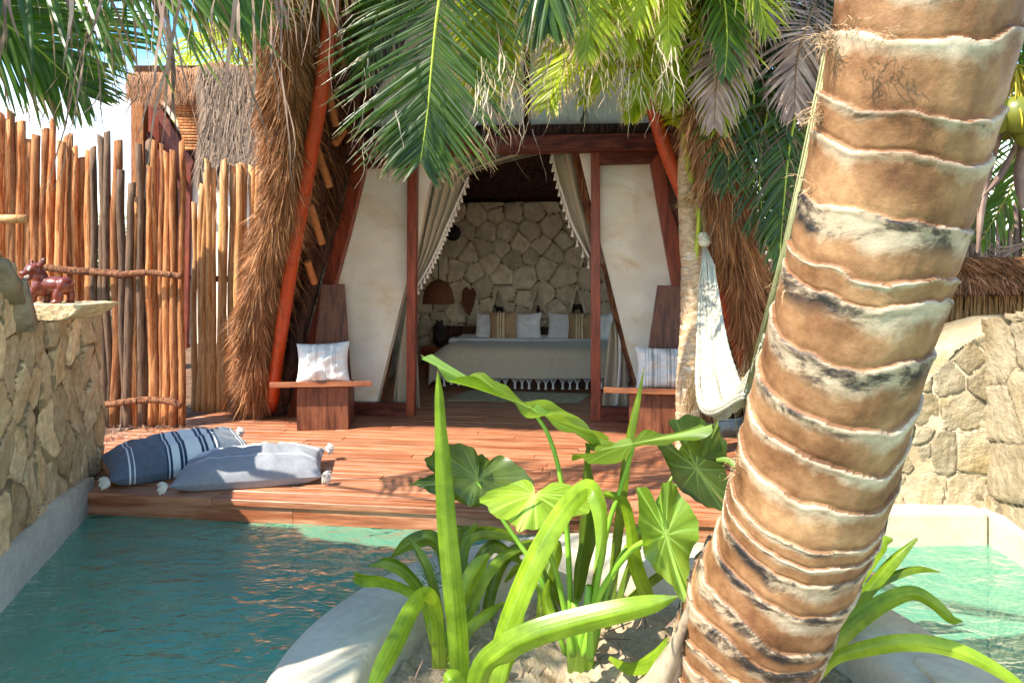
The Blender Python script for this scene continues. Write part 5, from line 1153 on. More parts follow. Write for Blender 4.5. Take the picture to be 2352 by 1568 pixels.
g = MB(); ribbon(g, [(1700, 1085, 2.05, 16), (1672, 1062, 2.08, 18), (1645, 1058, 2.1, 10)], r=.9, twist=.6); g.build('leaf', EAR, ear)
g = MB()   # stem cluster
for (x, y, x2, y2, r) in ((1290, 1400, 1270, 1180, .022), (1330, 1420, 1340, 1150, .024), (1380, 1400, 1420, 1130, .022), (1350, 1400, 1380, 1000, .020), (1310, 1430, 1300, 1100, .022)):
    a = P(*Zd(x, y, 2.55)); b_ = P(*Zd(x2, y2, 2.5)); tube(g, [a+Vector((0, 0, -.06)), a.lerp(b_, .5), b_], [r, r*.9, r*.6], 10, R.random())
g.build('stem', STEM, ear)
g = MB(); rg = random.Random(3)   # wiry weed by the left plant
for k in range(60): tuft(g, P(992+rg.uniform(-20, 20), 1325+rg.uniform(-20, 20), 2.75), (rg.uniform(-1, 1), 0, .3), 1, .13, .002, rg, curl=.35)
WEED = mat('weed_stem', ['#4a6a4a', '#6a8a66'], ns=8, rough=.6, bump=0); tag(g.build('wiry_weed', WEED, smooth=False), 'small wiry grey green weed curling behind the left strap leaves', 'weed')
# ================================================================== POLE FENCES
def pole_mesh(mb, x, y, z0, z1, r, rg, lean=0.0, crook=.02):
    n = 12; pts = []; rd = []; s = rg.random()*50; dx = rg.uniform(-lean, lean)
    for i in range(n+1):
        t_ = i/n; z = lerp(z0, z1, t_)
        pts.append(Vector((x+dx*t_+crook*mnoise.noise(Vector((z*1.4, s, 0)))+.006*mnoise.noise(Vector((z*6, s, 1))), y+crook*mnoise.noise(Vector((z*1.3, s, 9))), z)))
        rd.append(r*(1.08-.2*t_)*(1+.14*mnoise.noise(Vector((z*4, s, 4)))))
    tube(mb, pts, rd, 9, rg.random(), wob=.28, seed=s)
    # slanted cut at the top
    o = len(mb.v)-9
    sl_ = rg.uniform(-.9, .9)
    for j in range(9):
        v = mb.v[o+j]; mb.v[o+j] = (v[0], v[1], v[2]+(v[0]-pts[-1].x)*sl_)
def fence(label, xs, mats, parent_name='pole_fence', rails=(), group=None, loc=None):
    root = empty(parent_name, loc, label, 'fence', group)
    for (px, w, ytop, ybot, d, mi, zb) in xs:
        g = MB(); X = (px-1176)/F0*d; zt = EYE-(ytop-600)/F0*d
        pole_mesh(g, X, d, zb, zt, w/2/F0*d, RF, lean=.03, crook=.024); g.build('pole', mats[mi], root)
    for (pts, r) in rails:
        g = MB(); q = spline([tuple(P(*p)) for p in pts], 30); tube(g, [Vector(v) for v in q], r, 9, RF.random(), wob=.25, seed=RF.random()*9); g.build('rail', BARKLOG, root)
    return root
RF = random.Random(21)
GREYP = mat('weathered_pole', ['#3c2c20', '#6a523e', '#241a12'], scale=(14, 14, 1.3), ns=2.5, rough=.8, bump=.6, bdist=.006, var=.3, fine=(16, .25))
tops = [(0, 252), (20, 262), (45, 300), (70, 330), (90, 300), (110, 290), (135, 322), (160, 318), (185, 360), (200, 330), (235, 310), (262, 300)]
def topat(x):
    for (a, ya), (b_, yb) in zip(tops, tops[1:]):
        if x <= b_: return lerp(ya, yb, (x-a)/(b_-a))
    return 300
xs = []; x = -70
while x < 272:
    w = RF.uniform(14, 23); y = topat(max(0, x))+RF.uniform(-22, 22); d = 5.72+RF.uniform(-.04, .04)+(.05 if len(xs) % 2 else 0)
    xs.append((x+w/2, w, y, 0, d, 0 if RF.random() > .08 else 1, -.06)); x += w*RF.uniform(.72, .90)
fence('tall orange brown pole fence behind the left stone wall with a twisted dark rail', xs, [POLE, GREYP], rails=(([(90, 612, 5.62), (180, 622, 5.62), (300, 632, 5.62)], .03), ([(190, 932, 5.62), (290, 925, 5.62)], .028)), loc=(-3.9, 5.7, 0))
xs = []
for (px, w, yt, m_) in ((283, 18, 390, 1), (296, 18, 420, 1), (309, 22, 455, 0), (325, 16, 330, 1), (337, 17, 322, 1), (356, 19, 322, 0), (369, 14, 330, 0), (381, 16, 350, 0), (397, 17, 345, 0), (416, 15, 325, 0), (345, 14, 380, 0), (405, 12, 400, 1)):
    xs.append((px, w, yt, 0, 5.62+RF.uniform(-.05, .05), m_, -.06))
fence('gate of crooked mixed dark and orange poles with two rails between the pole fences', xs, [POLE, GREYP], parent_name='pole_gate', rails=(([(270, 632, 5.52), (330, 626, 5.5), (370, 628, 5.5), (418, 634, 5.5)], .026), ([(270, 925, 5.5), (340, 918, 5.48), (390, 922, 5.48), (416, 932, 5.48)], .028)), loc=(-3.0, 5.6, 0))
xs = []
for (px, w, yt) in ((447, 13, 465), (458, 15, 425), (476, 15, 368), (490, 14, 385), (504, 13, 395), (514, 15, 368), (530, 16, 380), (545, 16, 377), (560, 17, 375), (578, 15, 383), (592, 15, 380), (606, 15, 390), (620, 15, 395), (469, 12, 395), (537, 10, 400), (569, 11, 395), (484, 10, 420)):
    xs.append((px, w, yt, 0, 6.25+RF.uniform(-.04, .04), 2, -.06))
fence('row of straight pale yellow poles beside the left thatch', xs, [POLE, GREYP, POLEL], loc=(-2.7, 6.25, 0), rails=(([(440, 640, 6.33), (540, 640, 6.33), (625, 640, 6.33)], .03),))
g = MB(); tube(g, [P(-40, 503, 3.4), P(20, 503, 3.4), P(60, 503, 3.4)], .022, 14, .9); tag(g.build('cut_bamboo', POLEL), 'pale round pole end sticking in from the left edge above the stone wall', 'pole')
# ================================================================== NEIGHBOUR HUT
nh = empty('neighbour_hut', P(430, 760, 9.0), 'neighbouring hut with plaster wall, timber frame and grey thatch behind the pole fence', 'hut')
def npoly(name, px, d, dep, m, bev=.01):
    g = MB(); prism(g, [P(x, y, d) for x, y in px], (0, dep, 0), R.random()); o = g.build(name, m, nh, smooth=False); bevel(o, bev); return o
npoly('plaster_wall', [(395, 205), (600, 205), (600, 790), (395, 790)], 9.0, .2, PLASTER)
npoly('plaster_wall', [(345, 215), (405, 215), (440, 330), (430, 345), (395, 300)], 8.9, .1, PLASTER)
npoly('timber_wall', [(300, 225), (345, 215), (395, 300), (440, 345), (430, 800), (300, 800)], 8.95, .1, REDW)
npoly('boards', [(338, 205), (405, 205), (440, 340), (440, 420), (338, 420)], 9.15, .05, REDW)
npoly('post', [(303, 205), (330, 205), (330, 800), (303, 800)], 8.7, .12, POLE)
npoly('rafter', [(322, 210), (345, 205), (446, 372), (438, 395)], 8.6, .12, REDH)
npoly('rafter', [(322, 300), (335, 300), (420, 430), (412, 440)], 8.75, .12, REDH)
npoly('roof', [(300, 150), (590, 150), (620, 210), (500, 215), (330, 212)], 8.4, .9, THATCHD)
g = MB()
for k in range(17):
    y = 232+k*6.8; tube(g, [P(398+k*1.6, y, 8.4), P(482, y+2, 8.45)], .020, 7, R.random(), wob=.2, seed=k)
g.build('cane_ceiling', POLE, nh)
g = MB(); rg = random.Random(6)
for k in range(15000):
    u = rg.random(); v = rg.random()**.8; dd_ = 8.15-1.1*v*0.4
    xl = lerp(455, 468, v)+10*math.sin(v*5); xr = lerp(575, 640, v)
    p = P(lerp(xl, xr, u), lerp(150, 385, v), dd_+rg.uniform(-.1, .1)); d = Vector((rg.gauss(-.03+.10*(u-.3), .12), -.15+rg.gauss(0, .1), -1)).normalized(); L_ = rg.uniform(.15, .4); w = Vector((.004, 0, .0))
    mb = g; q1 = p+d*L_*.5; q2 = p+d*L_; mb.add([p-w, p+w, q1-w, q1+w, q2], [(0, 1, 3, 2), (2, 3, 4)], rg.random(), (0, 0, .5, .5, 1))
g.build('thatch_skirt', THATCHG, nh, smooth=False)
g = MB()
for k in range(9000):
    u = rg.random(); v = rg.random(); p = P(lerp(395-80*(v > .5)*0, 600, u), lerp(148, 205, v)+8*math.sin(u*9), 8.3+rg.uniform(-.1, .1)) if k % 2 else P(lerp(295, 470, u), lerp(165, 215, v), 8.35)
    d = Vector((rg.gauss(0, .25), -.3, -1)).normalized(); L_ = rg.uniform(.10, .25); w = Vector((.004, 0, .0)); q2 = p+d*L_; g.add([p-w, p+w, q2], [(0, 1, 2)], rg.random())
g.build('thatch_eave', THATCH, nh, smooth=False)
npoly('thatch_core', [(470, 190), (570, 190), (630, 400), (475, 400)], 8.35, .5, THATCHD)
# ================================================================== PALM FRONDS
def frond(parent, path, Lmax, n=46, wid=.026, m=LEAFP, rm=RACH, ang=55, droop=.5, roll=0.0, seed=0, dry=0.08, r0=.016, nrm=None, tipdry=.15, hang=0.0, start=.10, base_only=False, tone=None, side_mul=(1, 1)):
    rg = random.Random(seed*13+5); ns_ = 50; q = spline(path, ns_); q = [Vector(v) for v in q]
    acc = [0]; 
    for a, b_ in zip(q, q[1:]): acc.append(acc[-1]+(b_-a).length)
    tot = acc[-1]
    up = Vector(nrm) if nrm is not None else Vector((0, 0, 1))
    g = MB(); tube(g, q, [lerp(r0, r0*.15, i/(ns_-1)) for i in range(ns_)], 7, rg.random(), flat=.7)
    fr_ = g.build('frond', rm, parent)
    g = MB()
    for k in range(n):
        for sgn in (-1, 1):
            s = lerp(start, 1.0, (k+.5*(sgn > 0)*.6+rg.uniform(-.15, .15))/n); s = max(0, min(.999, s))
            i = min(int(s*(ns_-1)), ns_-2); c = q[i].lerp(q[i+1], s*(ns_-1)-i); T = (q[i+1]-q[i]).normalized()
            S = T.cross(up).normalized(); Nn = S.cross(T).normalized()
            if roll: S, Nn = S*math.cos(roll)+Nn*math.sin(roll), Nn*math.cos(roll)-S*math.sin(roll)
            an = math.radians(lerp(ang+18, ang-22, s)+rg.gauss(0, 4)); d = (S*sgn*math.sin(an)+T*math.cos(an)+Nn*(.12+rg.gauss(0, .06))).normalized()
            Ll = Lmax*(math.sin(math.pi*min(1, .18+.80*s))**.6)*rg.uniform(.88, 1.08)*side_mul[0 if sgn < 0 else 1]
            isdry = rg.random() < dry; rr = rg.random() if tone is None else max(0, min(1, tone+rg.uniform(-.3, .3)))
            dr = droop*rg.uniform(.7, 1.3)*(2.2 if isdry else 1); td = rg.random() < tipdry
            p = c; vs = []; ts = []; sec = 8; W_ = wid*rg.uniform(.8, 1.1); dd = d.copy(); tw = rg.uniform(-.35, .35)
            for j in range(sec+1):
                t_ = j/sec; ww = W_*(min(1, .45+2.6*t_))*(1-t_**2.2)**.9*.5+.0008
                if isdry or (td and t_ > .7): ww *= .55
                sd_ = dd.cross(Nn).normalized(); nz = dd.cross(sd_); sd_ = sd_*math.cos(tw+hang*t_)+nz*math.sin(tw+hang*t_); nz = dd.cross(sd_)
                vs += [p-sd_*ww+nz*ww*.35, p, p+sd_*ww+nz*ww*.35]
                tv = (t_ if not isdry else 1.0) if not td else (min(1, t_*1.25)); tv = tv if (isdry or td) else t_*.93
                ts += [tv]*3
                p = p+dd*(Ll/sec); g_ = dr*(.10+.35*t_*t_)
                if td and t_ > .6: g_ += .5; 
                dd = (dd+Vector((rg.gauss(0, .02+(.15 if (isdry or td) and t_ > .5 else 0)), rg.gauss(0, .02), -g_))).normalized()
            g.add(vs, [f for j in range(sec) for f in ((3*j, 3*j+1, 3*j+4, 3*j+3), (3*j+1, 3*j+2, 3*j+5, 3*j+4))], rr, ts)
    lo_ = g.build('leaflets', m, fr_, smooth=False)
    return fr_
def deadstrips(parent, n, region, Ln, rg, m=LEAFD, w=.010, name='dead_leaflet', curl=.10):
    """long dry leaflets hanging from overhead, seen in region (x0, x1, y0, y1, d0, d1)"""
    g = MB(); x0, x1, y0, y1, d0, d1 = region
    for k in range(n):
        p = P(rg.uniform(x0, x1), rg.uniform(y0, y1), rg.uniform(d0, d1)); L_ = Ln*rg.uniform(.5, 1.2); d = Vector((rg.gauss(.05, .15), rg.gauss(0, .1), -1)).normalized(); ph = rg.uniform(0, 6.28); vs = []; sec = 10; a = rg.uniform(0, 3.14); ww0 = w*rg.uniform(.4, 1.1)
        for j in range(sec+1):
            t_ = j/sec; a += rg.gauss(.1, .35); s = Vector((math.cos(a), math.sin(a), 0))*ww0*(.35+math.sin(math.pi*min(1, .15+t_*.85))**.8)*(1-.7*t_)
            vs += [p-s, p+s]; p = p+d*(L_/sec); d = (d+Vector((rg.gauss(0, curl), rg.gauss(0, curl), -.12))).normalized()
        g.add(vs, [(2*j, 2*j+1, 2*j+3, 2*j+2) for j in range(sec)], rg.random())
    return g.build(name, m, parent, smooth=False)
def palm(name, loc, label, group=None): return empty(name, loc, label, 'palm', group)
pgp = 'palm crowns hanging over the courtyard'
# --- upper left: a crown just out of the frame, fronds crossing the sky
pa = palm('overhanging_palm', (-3.4, 1.6, 0), 'palm crown at the upper left with long green leaflets and grey dead tips', pgp)
g = MB(); q = spline([(-3.6, 1.3, -.06, .16), (-3.5, 1.4, 1.5, .13), (-3.3, 1.6, 3.2, .12), (-3.1, 1.9, 4.0, .14)], 60)
tube(g, [Vector(v[:3]) for v in q], [v[3]*(1+.05*math.sin(i*1.3)) for i, v in enumerate(q)], 14, .5, wob=.05); g.build('trunk', SLIM, pa)
crown = Vector((-3.1, 1.9, 4.0))
def fr_px(parent, pts, L_, start=None, start_=.1, **k):
    k['start'] = start_
    pp = ([tuple(start)] if start is not None else [])+[tuple(P(*p)) for p in pts]
    return frond(parent, pp, L_, **k)
fr_px(pa, [(-420, -380, 2.3), (-120, -250, 2.4), (160, -190, 2.5), (430, -120, 2.7), (600, -10, 2.9)], .86, start=crown, seed=1, n=60, wid=.024, ang=70, droop=.2, nrm=(0.05, -.95, .3), dry=.15, tipdry=.4, tone=.5, start_=.4)
fr_px(pa, [(-460, -230, 2.2), (-270, -120, 2.3), (-110, -20, 2.4), (60, 90, 2.5), (200, 220, 2.6)], .50, start=crown, seed=2, n=52, wid=.021, ang=48, droop=.15, nrm=(.1, -.95, .3), dry=.08, tipdry=.35, tone=.4, start_=.45)
fr_px(pa, [(-200, -500, 2.8), (150, -340, 3.0), (420, -260, 3.2), (640, -190, 3.4), (800, -80, 3.6)], 1.0, start=crown, seed=3, n=56, wid=.022, ang=74, droop=.2, nrm=(0.05, -.95, .3), dry=.22, tipdry=.5, tone=.6, start_=.35)
fr_px(pa, [(-500, -130, 2.9), (-300, -120, 3.0), (-60, -80, 3.1), (130, 0, 3.2), (300, 110, 3.3)], .62, start=crown, seed=4, n=50, wid=.02, ang=54, droop=.2, nrm=(.1, -.95, .4), dry=.12, tipdry=.4, tone=.3, start_=.4)
fr_px(pa, [(-100, -420, 2.9), (120, -240, 3.0), (330, -130, 3.1), (500, -50, 3.2), (620, 60, 3.3)], .62, start=crown, seed=7, n=60, wid=.017, ang=66, droop=.25, nrm=(0.05, -.95, .3), dry=.3, tipdry=.6, tone=.5, start_=.4)
# fronds of the same crown that lean out over the near pool (their shade falls on the planter rim)
frond(pa, [tuple(crown), (-2.75, 1.6, 3.6), (-2.35, 1.55, 3.0), (-1.95, 1.7, 2.55), (-1.65, 1.9, 2.3)], .8, seed=5, n=60, wid=.034, ang=55, droop=.4)
frond(pa, [tuple(crown), (-2.9, 1.2, 3.7), (-2.6, .7, 3.1), (-2.2, .5, 2.6), (-1.8, .45, 2.3)], .8, seed=6, n=60, wid=.034, ang=55, droop=.4)
rg = random.Random(31)
deadstrips(pa, 52, (-40, 640, -190, -10, 2.2, 2.9), .75, rg, w=.0085); deadstrips(pa, 12, (40, 420, 60, 220, 2.4, 2.9), .35, rg, w=.003, curl=.25, name='dead_twig'); deadstrips(pa, 26, (600, 800, -160, -20, 3.0, 3.4), .5, rg, w=.006, name='dry_leaflet')
# --- centre: the big frond hanging in front of the gable, others behind it
pc = palm('courtyard_palm', P(1250, -900, 3.6)-Vector((0, 0, P(1250, -900, 3.6).z)), 'palm crown over the middle with a big dark green frond hanging straight down the gable', pgp)
cc = P(1230, -560, 3.2)
frond(pc, [tuple(cc)]+[tuple(P(*p)) for p in [(1120, -420, 3.25), (1045, -180, 3.35), (1008, 10, 3.4), (992, 150, 3.4), (982, 260, 3.38), (966, 372, 3.36)]], .68, seed=10, n=86, wid=.019, ang=56, droop=.12, nrm=(0, -1, .25), dry=.02, tipdry=.4, tone=.08, start=.22)
frond(pc, [tuple(cc)]+[tuple(P(*p)) for p in [(1180, -300, 3.5), (1150, -100, 3.7), (1130, 20, 3.8), (1122, 120, 3.85), (1120, 215, 3.85)]], .45, seed=11, n=56, wid=.024, ang=50, droop=.2, nrm=(.3, -1, .25), dry=.06, tipdry=.5, m=LEAFY, tone=.3, start=.25)
frond(pc, [tuple(cc)]+[tuple(P(*p)) for p in [(1080, -420, 3.7), (960, -220, 4.0), (900, -60, 4.2), (860, 60, 4.3), (830, 160, 4.35)]], .62, seed=12, n=50, wid=.022, ang=52, droop=.3, nrm=(-.4, -1, .3), dry=.1, tipdry=.6, tone=.2, start=.25)
frond(pc, [tuple(cc)]+[tuple(P(*p)) for p in [(1290, -360, 3.3), (1330, -160, 3.4), (1350, -30, 3.5), (1352, 50, 3.5), (1345, 130, 3.5)]], .36, seed=13, n=50, wid=.024, ang=48, droop=.35, nrm=(.2, -1, .3), dry=.12, tipdry=.6, m=LEAFY, tone=.5, start=.25)
frond(pc, [tuple(cc)]+[tuple(P(*p)) for p in [(1240, -350, 3.2), (1250, -160, 3.2), (1256, -40, 3.2), (1258, 40, 3.2)]], .45, seed=14, n=40, wid=.026, ang=30, droop=.25, nrm=(0, -1, .3), dry=.0, tipdry=.2, tone=.05, start=.25)
deadstrips(pc, 26, (1100, 1230, 150, 300, 3.3, 3.6), .30, rg, w=.004, curl=.2); deadstrips(pc, 26, (1120, 1340, -40, 120, 3.3, 3.6), .40, rg, w=.004, curl=.2)
PALE = mat('bleached_leaflet', ['#b8a080', '#d8c4a2', '#e4d4b6'], ns=6, rough=.8, bump=0, var=.3, transl=.3)
for (rgx, n_) in (((1090, 1200, 100, 240, 3.2, 3.4), 45), ((1240, 1420, 40, 190, 3.4, 3.6), 40), ((1420, 1560, 80, 210, 3.4, 3.7), 34), ((800, 1000, 100, 330, 3.3, 3.6), 16)):
    deadstrips(pc, n_, rgx, .26, rg, m=PALE, w=.0032, curl=.22, name='bleached_leaflet')
g = MB(); q = spline([(cc.x+.9, cc.y-1.6, -1.0, .13), (cc.x+.8, cc.y-1.5, 0.5, .11), (cc.x+.4, cc.y-.8, 2.6, .10), (cc.x, cc.y, cc.z, .12)], 40)
# --- the slim palm's own crown: yellow green back-lit fronds arching over the gable and beam
C0 = P(1585, 330, sd4-.1); 
for k, (pts, L_, kw) in enumerate((
    ([(1560, 200, 4.6), (1520, 60, 4.4), (1450, 20, 4.1), (1360, 90, 3.9), (1290, 200, 3.8), (1255, 300, 3.75)], .62, dict(m=LEAFY, tone=.75, droop=.35, nrm=(-.2, -.6, 1))),
    ([(1575, 160, 4.6), (1570, -20, 4.4), (1520, -160, 4.1), (1420, -180, 3.9), (1320, -80, 3.7), (1250, 60, 3.6)], .7, dict(m=LEAFY, tone=.6, droop=.35, nrm=(-.2, -.6, 1))),
    ([(1590, 150, 4.6), (1600, -60, 4.5), (1640, -200, 4.3), (1700, -250, 4.0)], .7, dict(m=LEAFY, tone=.5, droop=.4)),
    ([(1550, 250, 4.6), (1500, 170, 4.4), (1440, 160, 4.2), (1380, 210, 4.05), (1340, 290, 4.0)], .42, dict(m=LEAFY, tone=.8, droop=.5, nrm=(-.2, -.5, 1))),
    ([(1560, 220, 4.65), (1535, 90, 4.6), (1505, 10, 4.5), (1440, -40, 4.4), (1370, 0, 4.3)], .6, dict(m=LEAFY, tone=1.0, droop=.3, nrm=(-.2, -.9, .5))),
    ([(1620, 200, 4.7), (1670, 80, 4.7), (1740, 40, 4.6), (1800, 120, 4.5), (1830, 250, 4.4)], .6, dict(m=LEAFP, tone=.6, droop=.4, nrm=(.2, -.6, 1))),
    ([(1600, 220, 4.75), (1620, 60, 4.9), (1660, -60, 5.0), (1720, -120, 5.1)], .8, dict(m=LEAFY, tone=.4, droop=.4)),
    ([(1640, 320, 4.7), (1700, 300, 4.8), (1750, 380, 4.9), (1775, 480, 4.95)], .5, dict(m=LEAFP, tone=.1, droop=.3, nrm=(.3, -1, .5))),
    ([(1560, 60, 4.3), (1500, -80, 4.0), (1410, -90, 3.8), (1330, 0, 3.7), (1290, 120, 3.7)], .6, dict(m=LEAFY, tone=.9, droop=.35, nrm=(-.2, -.9, .5))),
    ([(1580, 100, 4.3), (1570, -20, 4.0), (1530, -60, 3.8), (1480, -10, 3.75), (1450, 90, 3.7), (1440, 180, 3.7)], .42, dict(m=LEAFY, tone=.6, droop=.4, nrm=(-.1, -.9, .5))),
    ([(1590, 100, 4.2), (1585, -20, 4.0), (1560, -60, 3.8), (1540, -10, 3.75), (1535, 90, 3.7), (1540, 180, 3.7)], .36, dict(m=LEAFY, tone=.9, droop=.4, nrm=(0, -.9, .5))),
    ([(1570, 100, 4.5), (1540, -60, 4.2), (1470, -110, 3.9), (1390, -40, 3.7), (1330, 90, 3.6)], .7, dict(m=LEAFY, tone=.7, droop=.35, nrm=(-.2, -.9, .5))),
    ([(1600, 160, 4.4), (1610, 0, 4.1), (1590, -110, 3.9), (1530, -120, 3.7), (1480, -20, 3.6), (1450, 110, 3.6)], .65, dict(m=LEAFY, tone=.85, droop=.35, nrm=(-.1, -.9, .5))),
    ([(1610, 180, 4.4), (1640, 20, 4.1), (1680, -60, 3.9), (1730, 0, 3.8), (1760, 130, 3.8)], .6, dict(m=LEAFY, tone=.3, droop=.4, nrm=(.2, -.9, .5))),
    ([(1605, 220, 4.4), (1620, 80, 4.2), (1640, 0, 4.0), (1660, 20, 3.9), (1670, 120, 3.9), (1665, 230, 3.9)], .5, dict(m=LEAFP, tone=.6, droop=.4, nrm=(.1, -.9, .5))),
    ([(1625, 300, 4.5), (1660, 260, 4.4), (1690, 290, 4.35), (1700, 380, 4.3)], .4, dict(m=LEAFP, tone=.5, droop=.4, nrm=(.1, -.9, .5))),
    ([(1545, 260, 4.5), (1500, 230, 4.3), (1470, 260, 4.2), (1450, 330, 4.15)], .30, dict(m=LEAFY, tone=.9, droop=.6, nrm=(-.1, -.4, 1))),
    )):
    pts = [(x_, y_-55*(i_/(len(pts)-1)), d_) for i_, (x_, y_, d_) in enumerate(pts)]; L_ *= .76
    frond(sp_, [tuple(C0)]+[tuple(P(*p)) for p in pts], L_, seed=30+k, n=66, wid=.019, ang=52, dry=.05, tipdry=.45, **kw)
for k, pts in enumerate(([(1590, 120, 4.5), (1580, -40, 4.2), (1530, -80, 4.0), (1490, 20, 3.95), (1470, 150, 3.95), (1462, 230, 3.95)], [(1580, 100, 4.5), (1550, -60, 4.2), (1460, -90, 4.0), (1400, 0, 3.9), (1385, 110, 3.9), (1380, 200, 3.9)],
        [(1600, 140, 4.5), (1600, 0, 4.3), (1570, -40, 4.15), (1545, 50, 4.1), (1540, 160, 4.1), (1542, 240, 4.1)], [(1570, 60, 4.5), (1500, -100, 4.2), (1380, -120, 4.0), (1310, -20, 3.9), (1290, 90, 3.9), (1285, 190, 3.9)],
        [(1600, 160, 4.4), (1625, 40, 4.2), (1640, 20, 4.1), (1655, 110, 4.05), (1655, 210, 4.05), (1650, 290, 4.05)], [(1560, 40, 4.6), (1470, -90, 4.3), (1330, -120, 4.1), (1220, -60, 4.0), (1180, 40, 4.0), (1170, 150, 4.0)])):
    frond(sp_, [tuple(C0)]+[tuple(P(*p)) for p in pts], .40, seed=130+k, n=60, wid=.019, ang=50, droop=.35, nrm=(-.1, -.95, .4), dry=.05, tipdry=.5, m=LEAFY, tone=.45+.1*k)
deadstrips(sp_, 40, (1560, 1760, 60, 330, 4.2, 4.8), .5, rg, w=.005, curl=.2)
deadstrips(sp_, 30, (1600, 1700, 360, 480, 4.5, 4.9), .55, rg, w=.006, curl=.16)
# --- behind at the right: dark palms with brown hanging skirts
def bgpalm(x, d, label, seeds, h=4.6, lean=0, crown_y=None, nf=9, L_=.9, m=LEAFP, tone=.1):
    base = Vector(((x-1176)/F0*d, d, -.05)); root = palm('background_palm', base, label, 'palms behind the fences and hut')
    top_ = base+Vector((lean, 0, h)); rg = random.Random(seeds)
    g = MB(); q = spline([tuple(base)+(.14,), tuple(base.lerp(top_, .5)+Vector((lean*.15, 0, 0)))+(.10,), tuple(top_)+(.09,)], 40)
    tube(g, [Vector(v[:3]) for v in q], [v[3]*(1+.04*math.sin(i*1.7)) for i, v in enumerate(q)], 12, .5); g.build('trunk', SLIM, root)
    for k in range(nf):
        a = 2*math.pi*k/nf+rg.uniform(-.3, .3); e = rg.uniform(.1, 1.0); R_ = rg.uniform(1.5, 2.1); hd = Vector((math.cos(a), math.sin(a), 0))
        p1 = top_+hd*R_*.35+Vector((0, 0, .55*e)); p2 = top_+hd*R_*.75+Vector((0, 0, .35*e-.15)); p3 = top_+hd*R_*1.0+Vector((0, 0, -.55)); p4 = top_+hd*R_*1.1+Vector((0, 0, -1.3))
        frond(root, [tuple(top_), tuple(p1), tuple(p2), tuple(p3), tuple(p4)], L_*rg.uniform(.8, 1.1), seed=seeds*20+k, n=34, wid=.036, ang=55, droop=.6, dry=.08, tipdry=.25, m=m, tone=tone+rg.uniform(-.1, .4))
    return root
bgpalm(1800, 6.4, 'dark palm with hanging fronds behind the slim palm and the right thatch', 1, h=3.9, nf=12)
bgpalm(2240, 7.2, 'palm standing behind the stick fence at the right edge', 2, h=2.9, nf=11, tone=.4)
bgpalm(1990, 8.5, 'palm hidden mostly behind the big leaning trunk', 3, h=3.4, nf=10)
bgpalm(640, 10.5, 'sunlit palm beyond the neighbouring hut left of the thatched prow', 4, h=4.5, nf=16, m=LEAFY, tone=.5)
bgpalm(150, 12.0, 'far palm seen through the gaps of the left pole fence', 5, h=1.8, nf=10, m=LEAFP, tone=.4)
bgpalm(2420, 5.6, 'palm at the far right edge above the coconuts', 6, h=4.0, nf=11, tone=.3)
# large dark fan of leaflets hanging behind the hammock
pd_ = palm('shaded_palm', Vector(((1930-1176)/F0*5.2, 5.2, -.05)), 'shaded palm with broad dark fronds hanging between hammock and big trunk', 'palms behind the fences and hut')
c5 = P(1900, -60, 5.2)
for k, (pts, L_, mm, tn) in enumerate((([(1820, 60, 5.1), (1760, 240, 5.0), (1720, 420, 5.0), (1745, 600, 5.0)], .55, LEAFP, .0), ([(1880, 120, 5.0), (1860, 320, 4.9), (1840, 520, 4.85), (1790, 700, 4.85)], .55, LEAFP, .05), ([(1860, 0, 4.8), (1780, 80, 4.6), (1720, 200, 4.5), (1690, 340, 4.5)], .6, LEAFP, .3),
       ([(1900, 60, 4.6), (1880, 200, 4.5), (1870, 350, 4.4)], .5, LEAFP, .2), ([(1800, 20, 4.4), (1720, 130, 4.25), (1680, 280, 4.2), (1672, 430, 4.2)], .5, LEAFP, .1), ([(1830, 80, 4.3), (1770, 230, 4.2), (1745, 400, 4.2), (1760, 560, 4.2)], .45, LEAFP, .0),
       ([(1850, 160, 4.2), (1815, 330, 4.15), (1800, 470, 4.15), (1790, 600, 4.15)], .42, LEAFP, .05), ([(1780, 0, 4.3), (1690, 60, 4.1), (1650, 170, 4.0), (1640, 290, 4.0)], .38, LEAFD, .8), ([(1860, 40, 4.2), (1830, 140, 4.1), (1825, 260, 4.1)], .4, LEAFD, .8), ([(1840, -60, 4.6), (1740, -20, 4.4), (1680, 80, 4.3), (1660, 200, 4.3)], .5, LEAFD, .5), ([(1870, 60, 4.5), (1810, 140, 4.4), (1780, 260, 4.35)], .42, LEAFD, .7), ([(1890, 300, 5.3), (1870, 420, 5.3), (1850, 560, 5.3)], .4, LEAFD, .4), ([(1960, -100, 4.6), (2000, -50, 4.4), (2050, 40, 4.3)], .5, LEAFP, .4))):
    frond(pd_, [tuple(c5)]+[tuple(P(*p)) for p in pts], L_, seed=60+k, n=46, wid=.026, ang=48, droop=.35, nrm=(0, -1, .3), dry=.12, tipdry=.4, m=mm, tone=tn, rm=RACH if mm is LEAFP else RACHD)
deadstrips(pd_, 60, (1650, 1900, -40, 200, 4.1, 4.6), .55, rg, w=.005, curl=.12)
g = MB(); tube(g, [P(1733, -60, 4.2), P(1732, 200, 4.2), P(1731, 420, 4.2)], .008, 6, .5); g.build('hanging_stalk', RACH, pd_)
g = MB(); q = [Vector((c5.x+.1, 5.3, -.05)), Vector((c5.x+.05, 5.3, 1.5)), c5]; tube(g, q, [.12, .10, .09], 12, .5); g.build('trunk', SLIM, pd_)
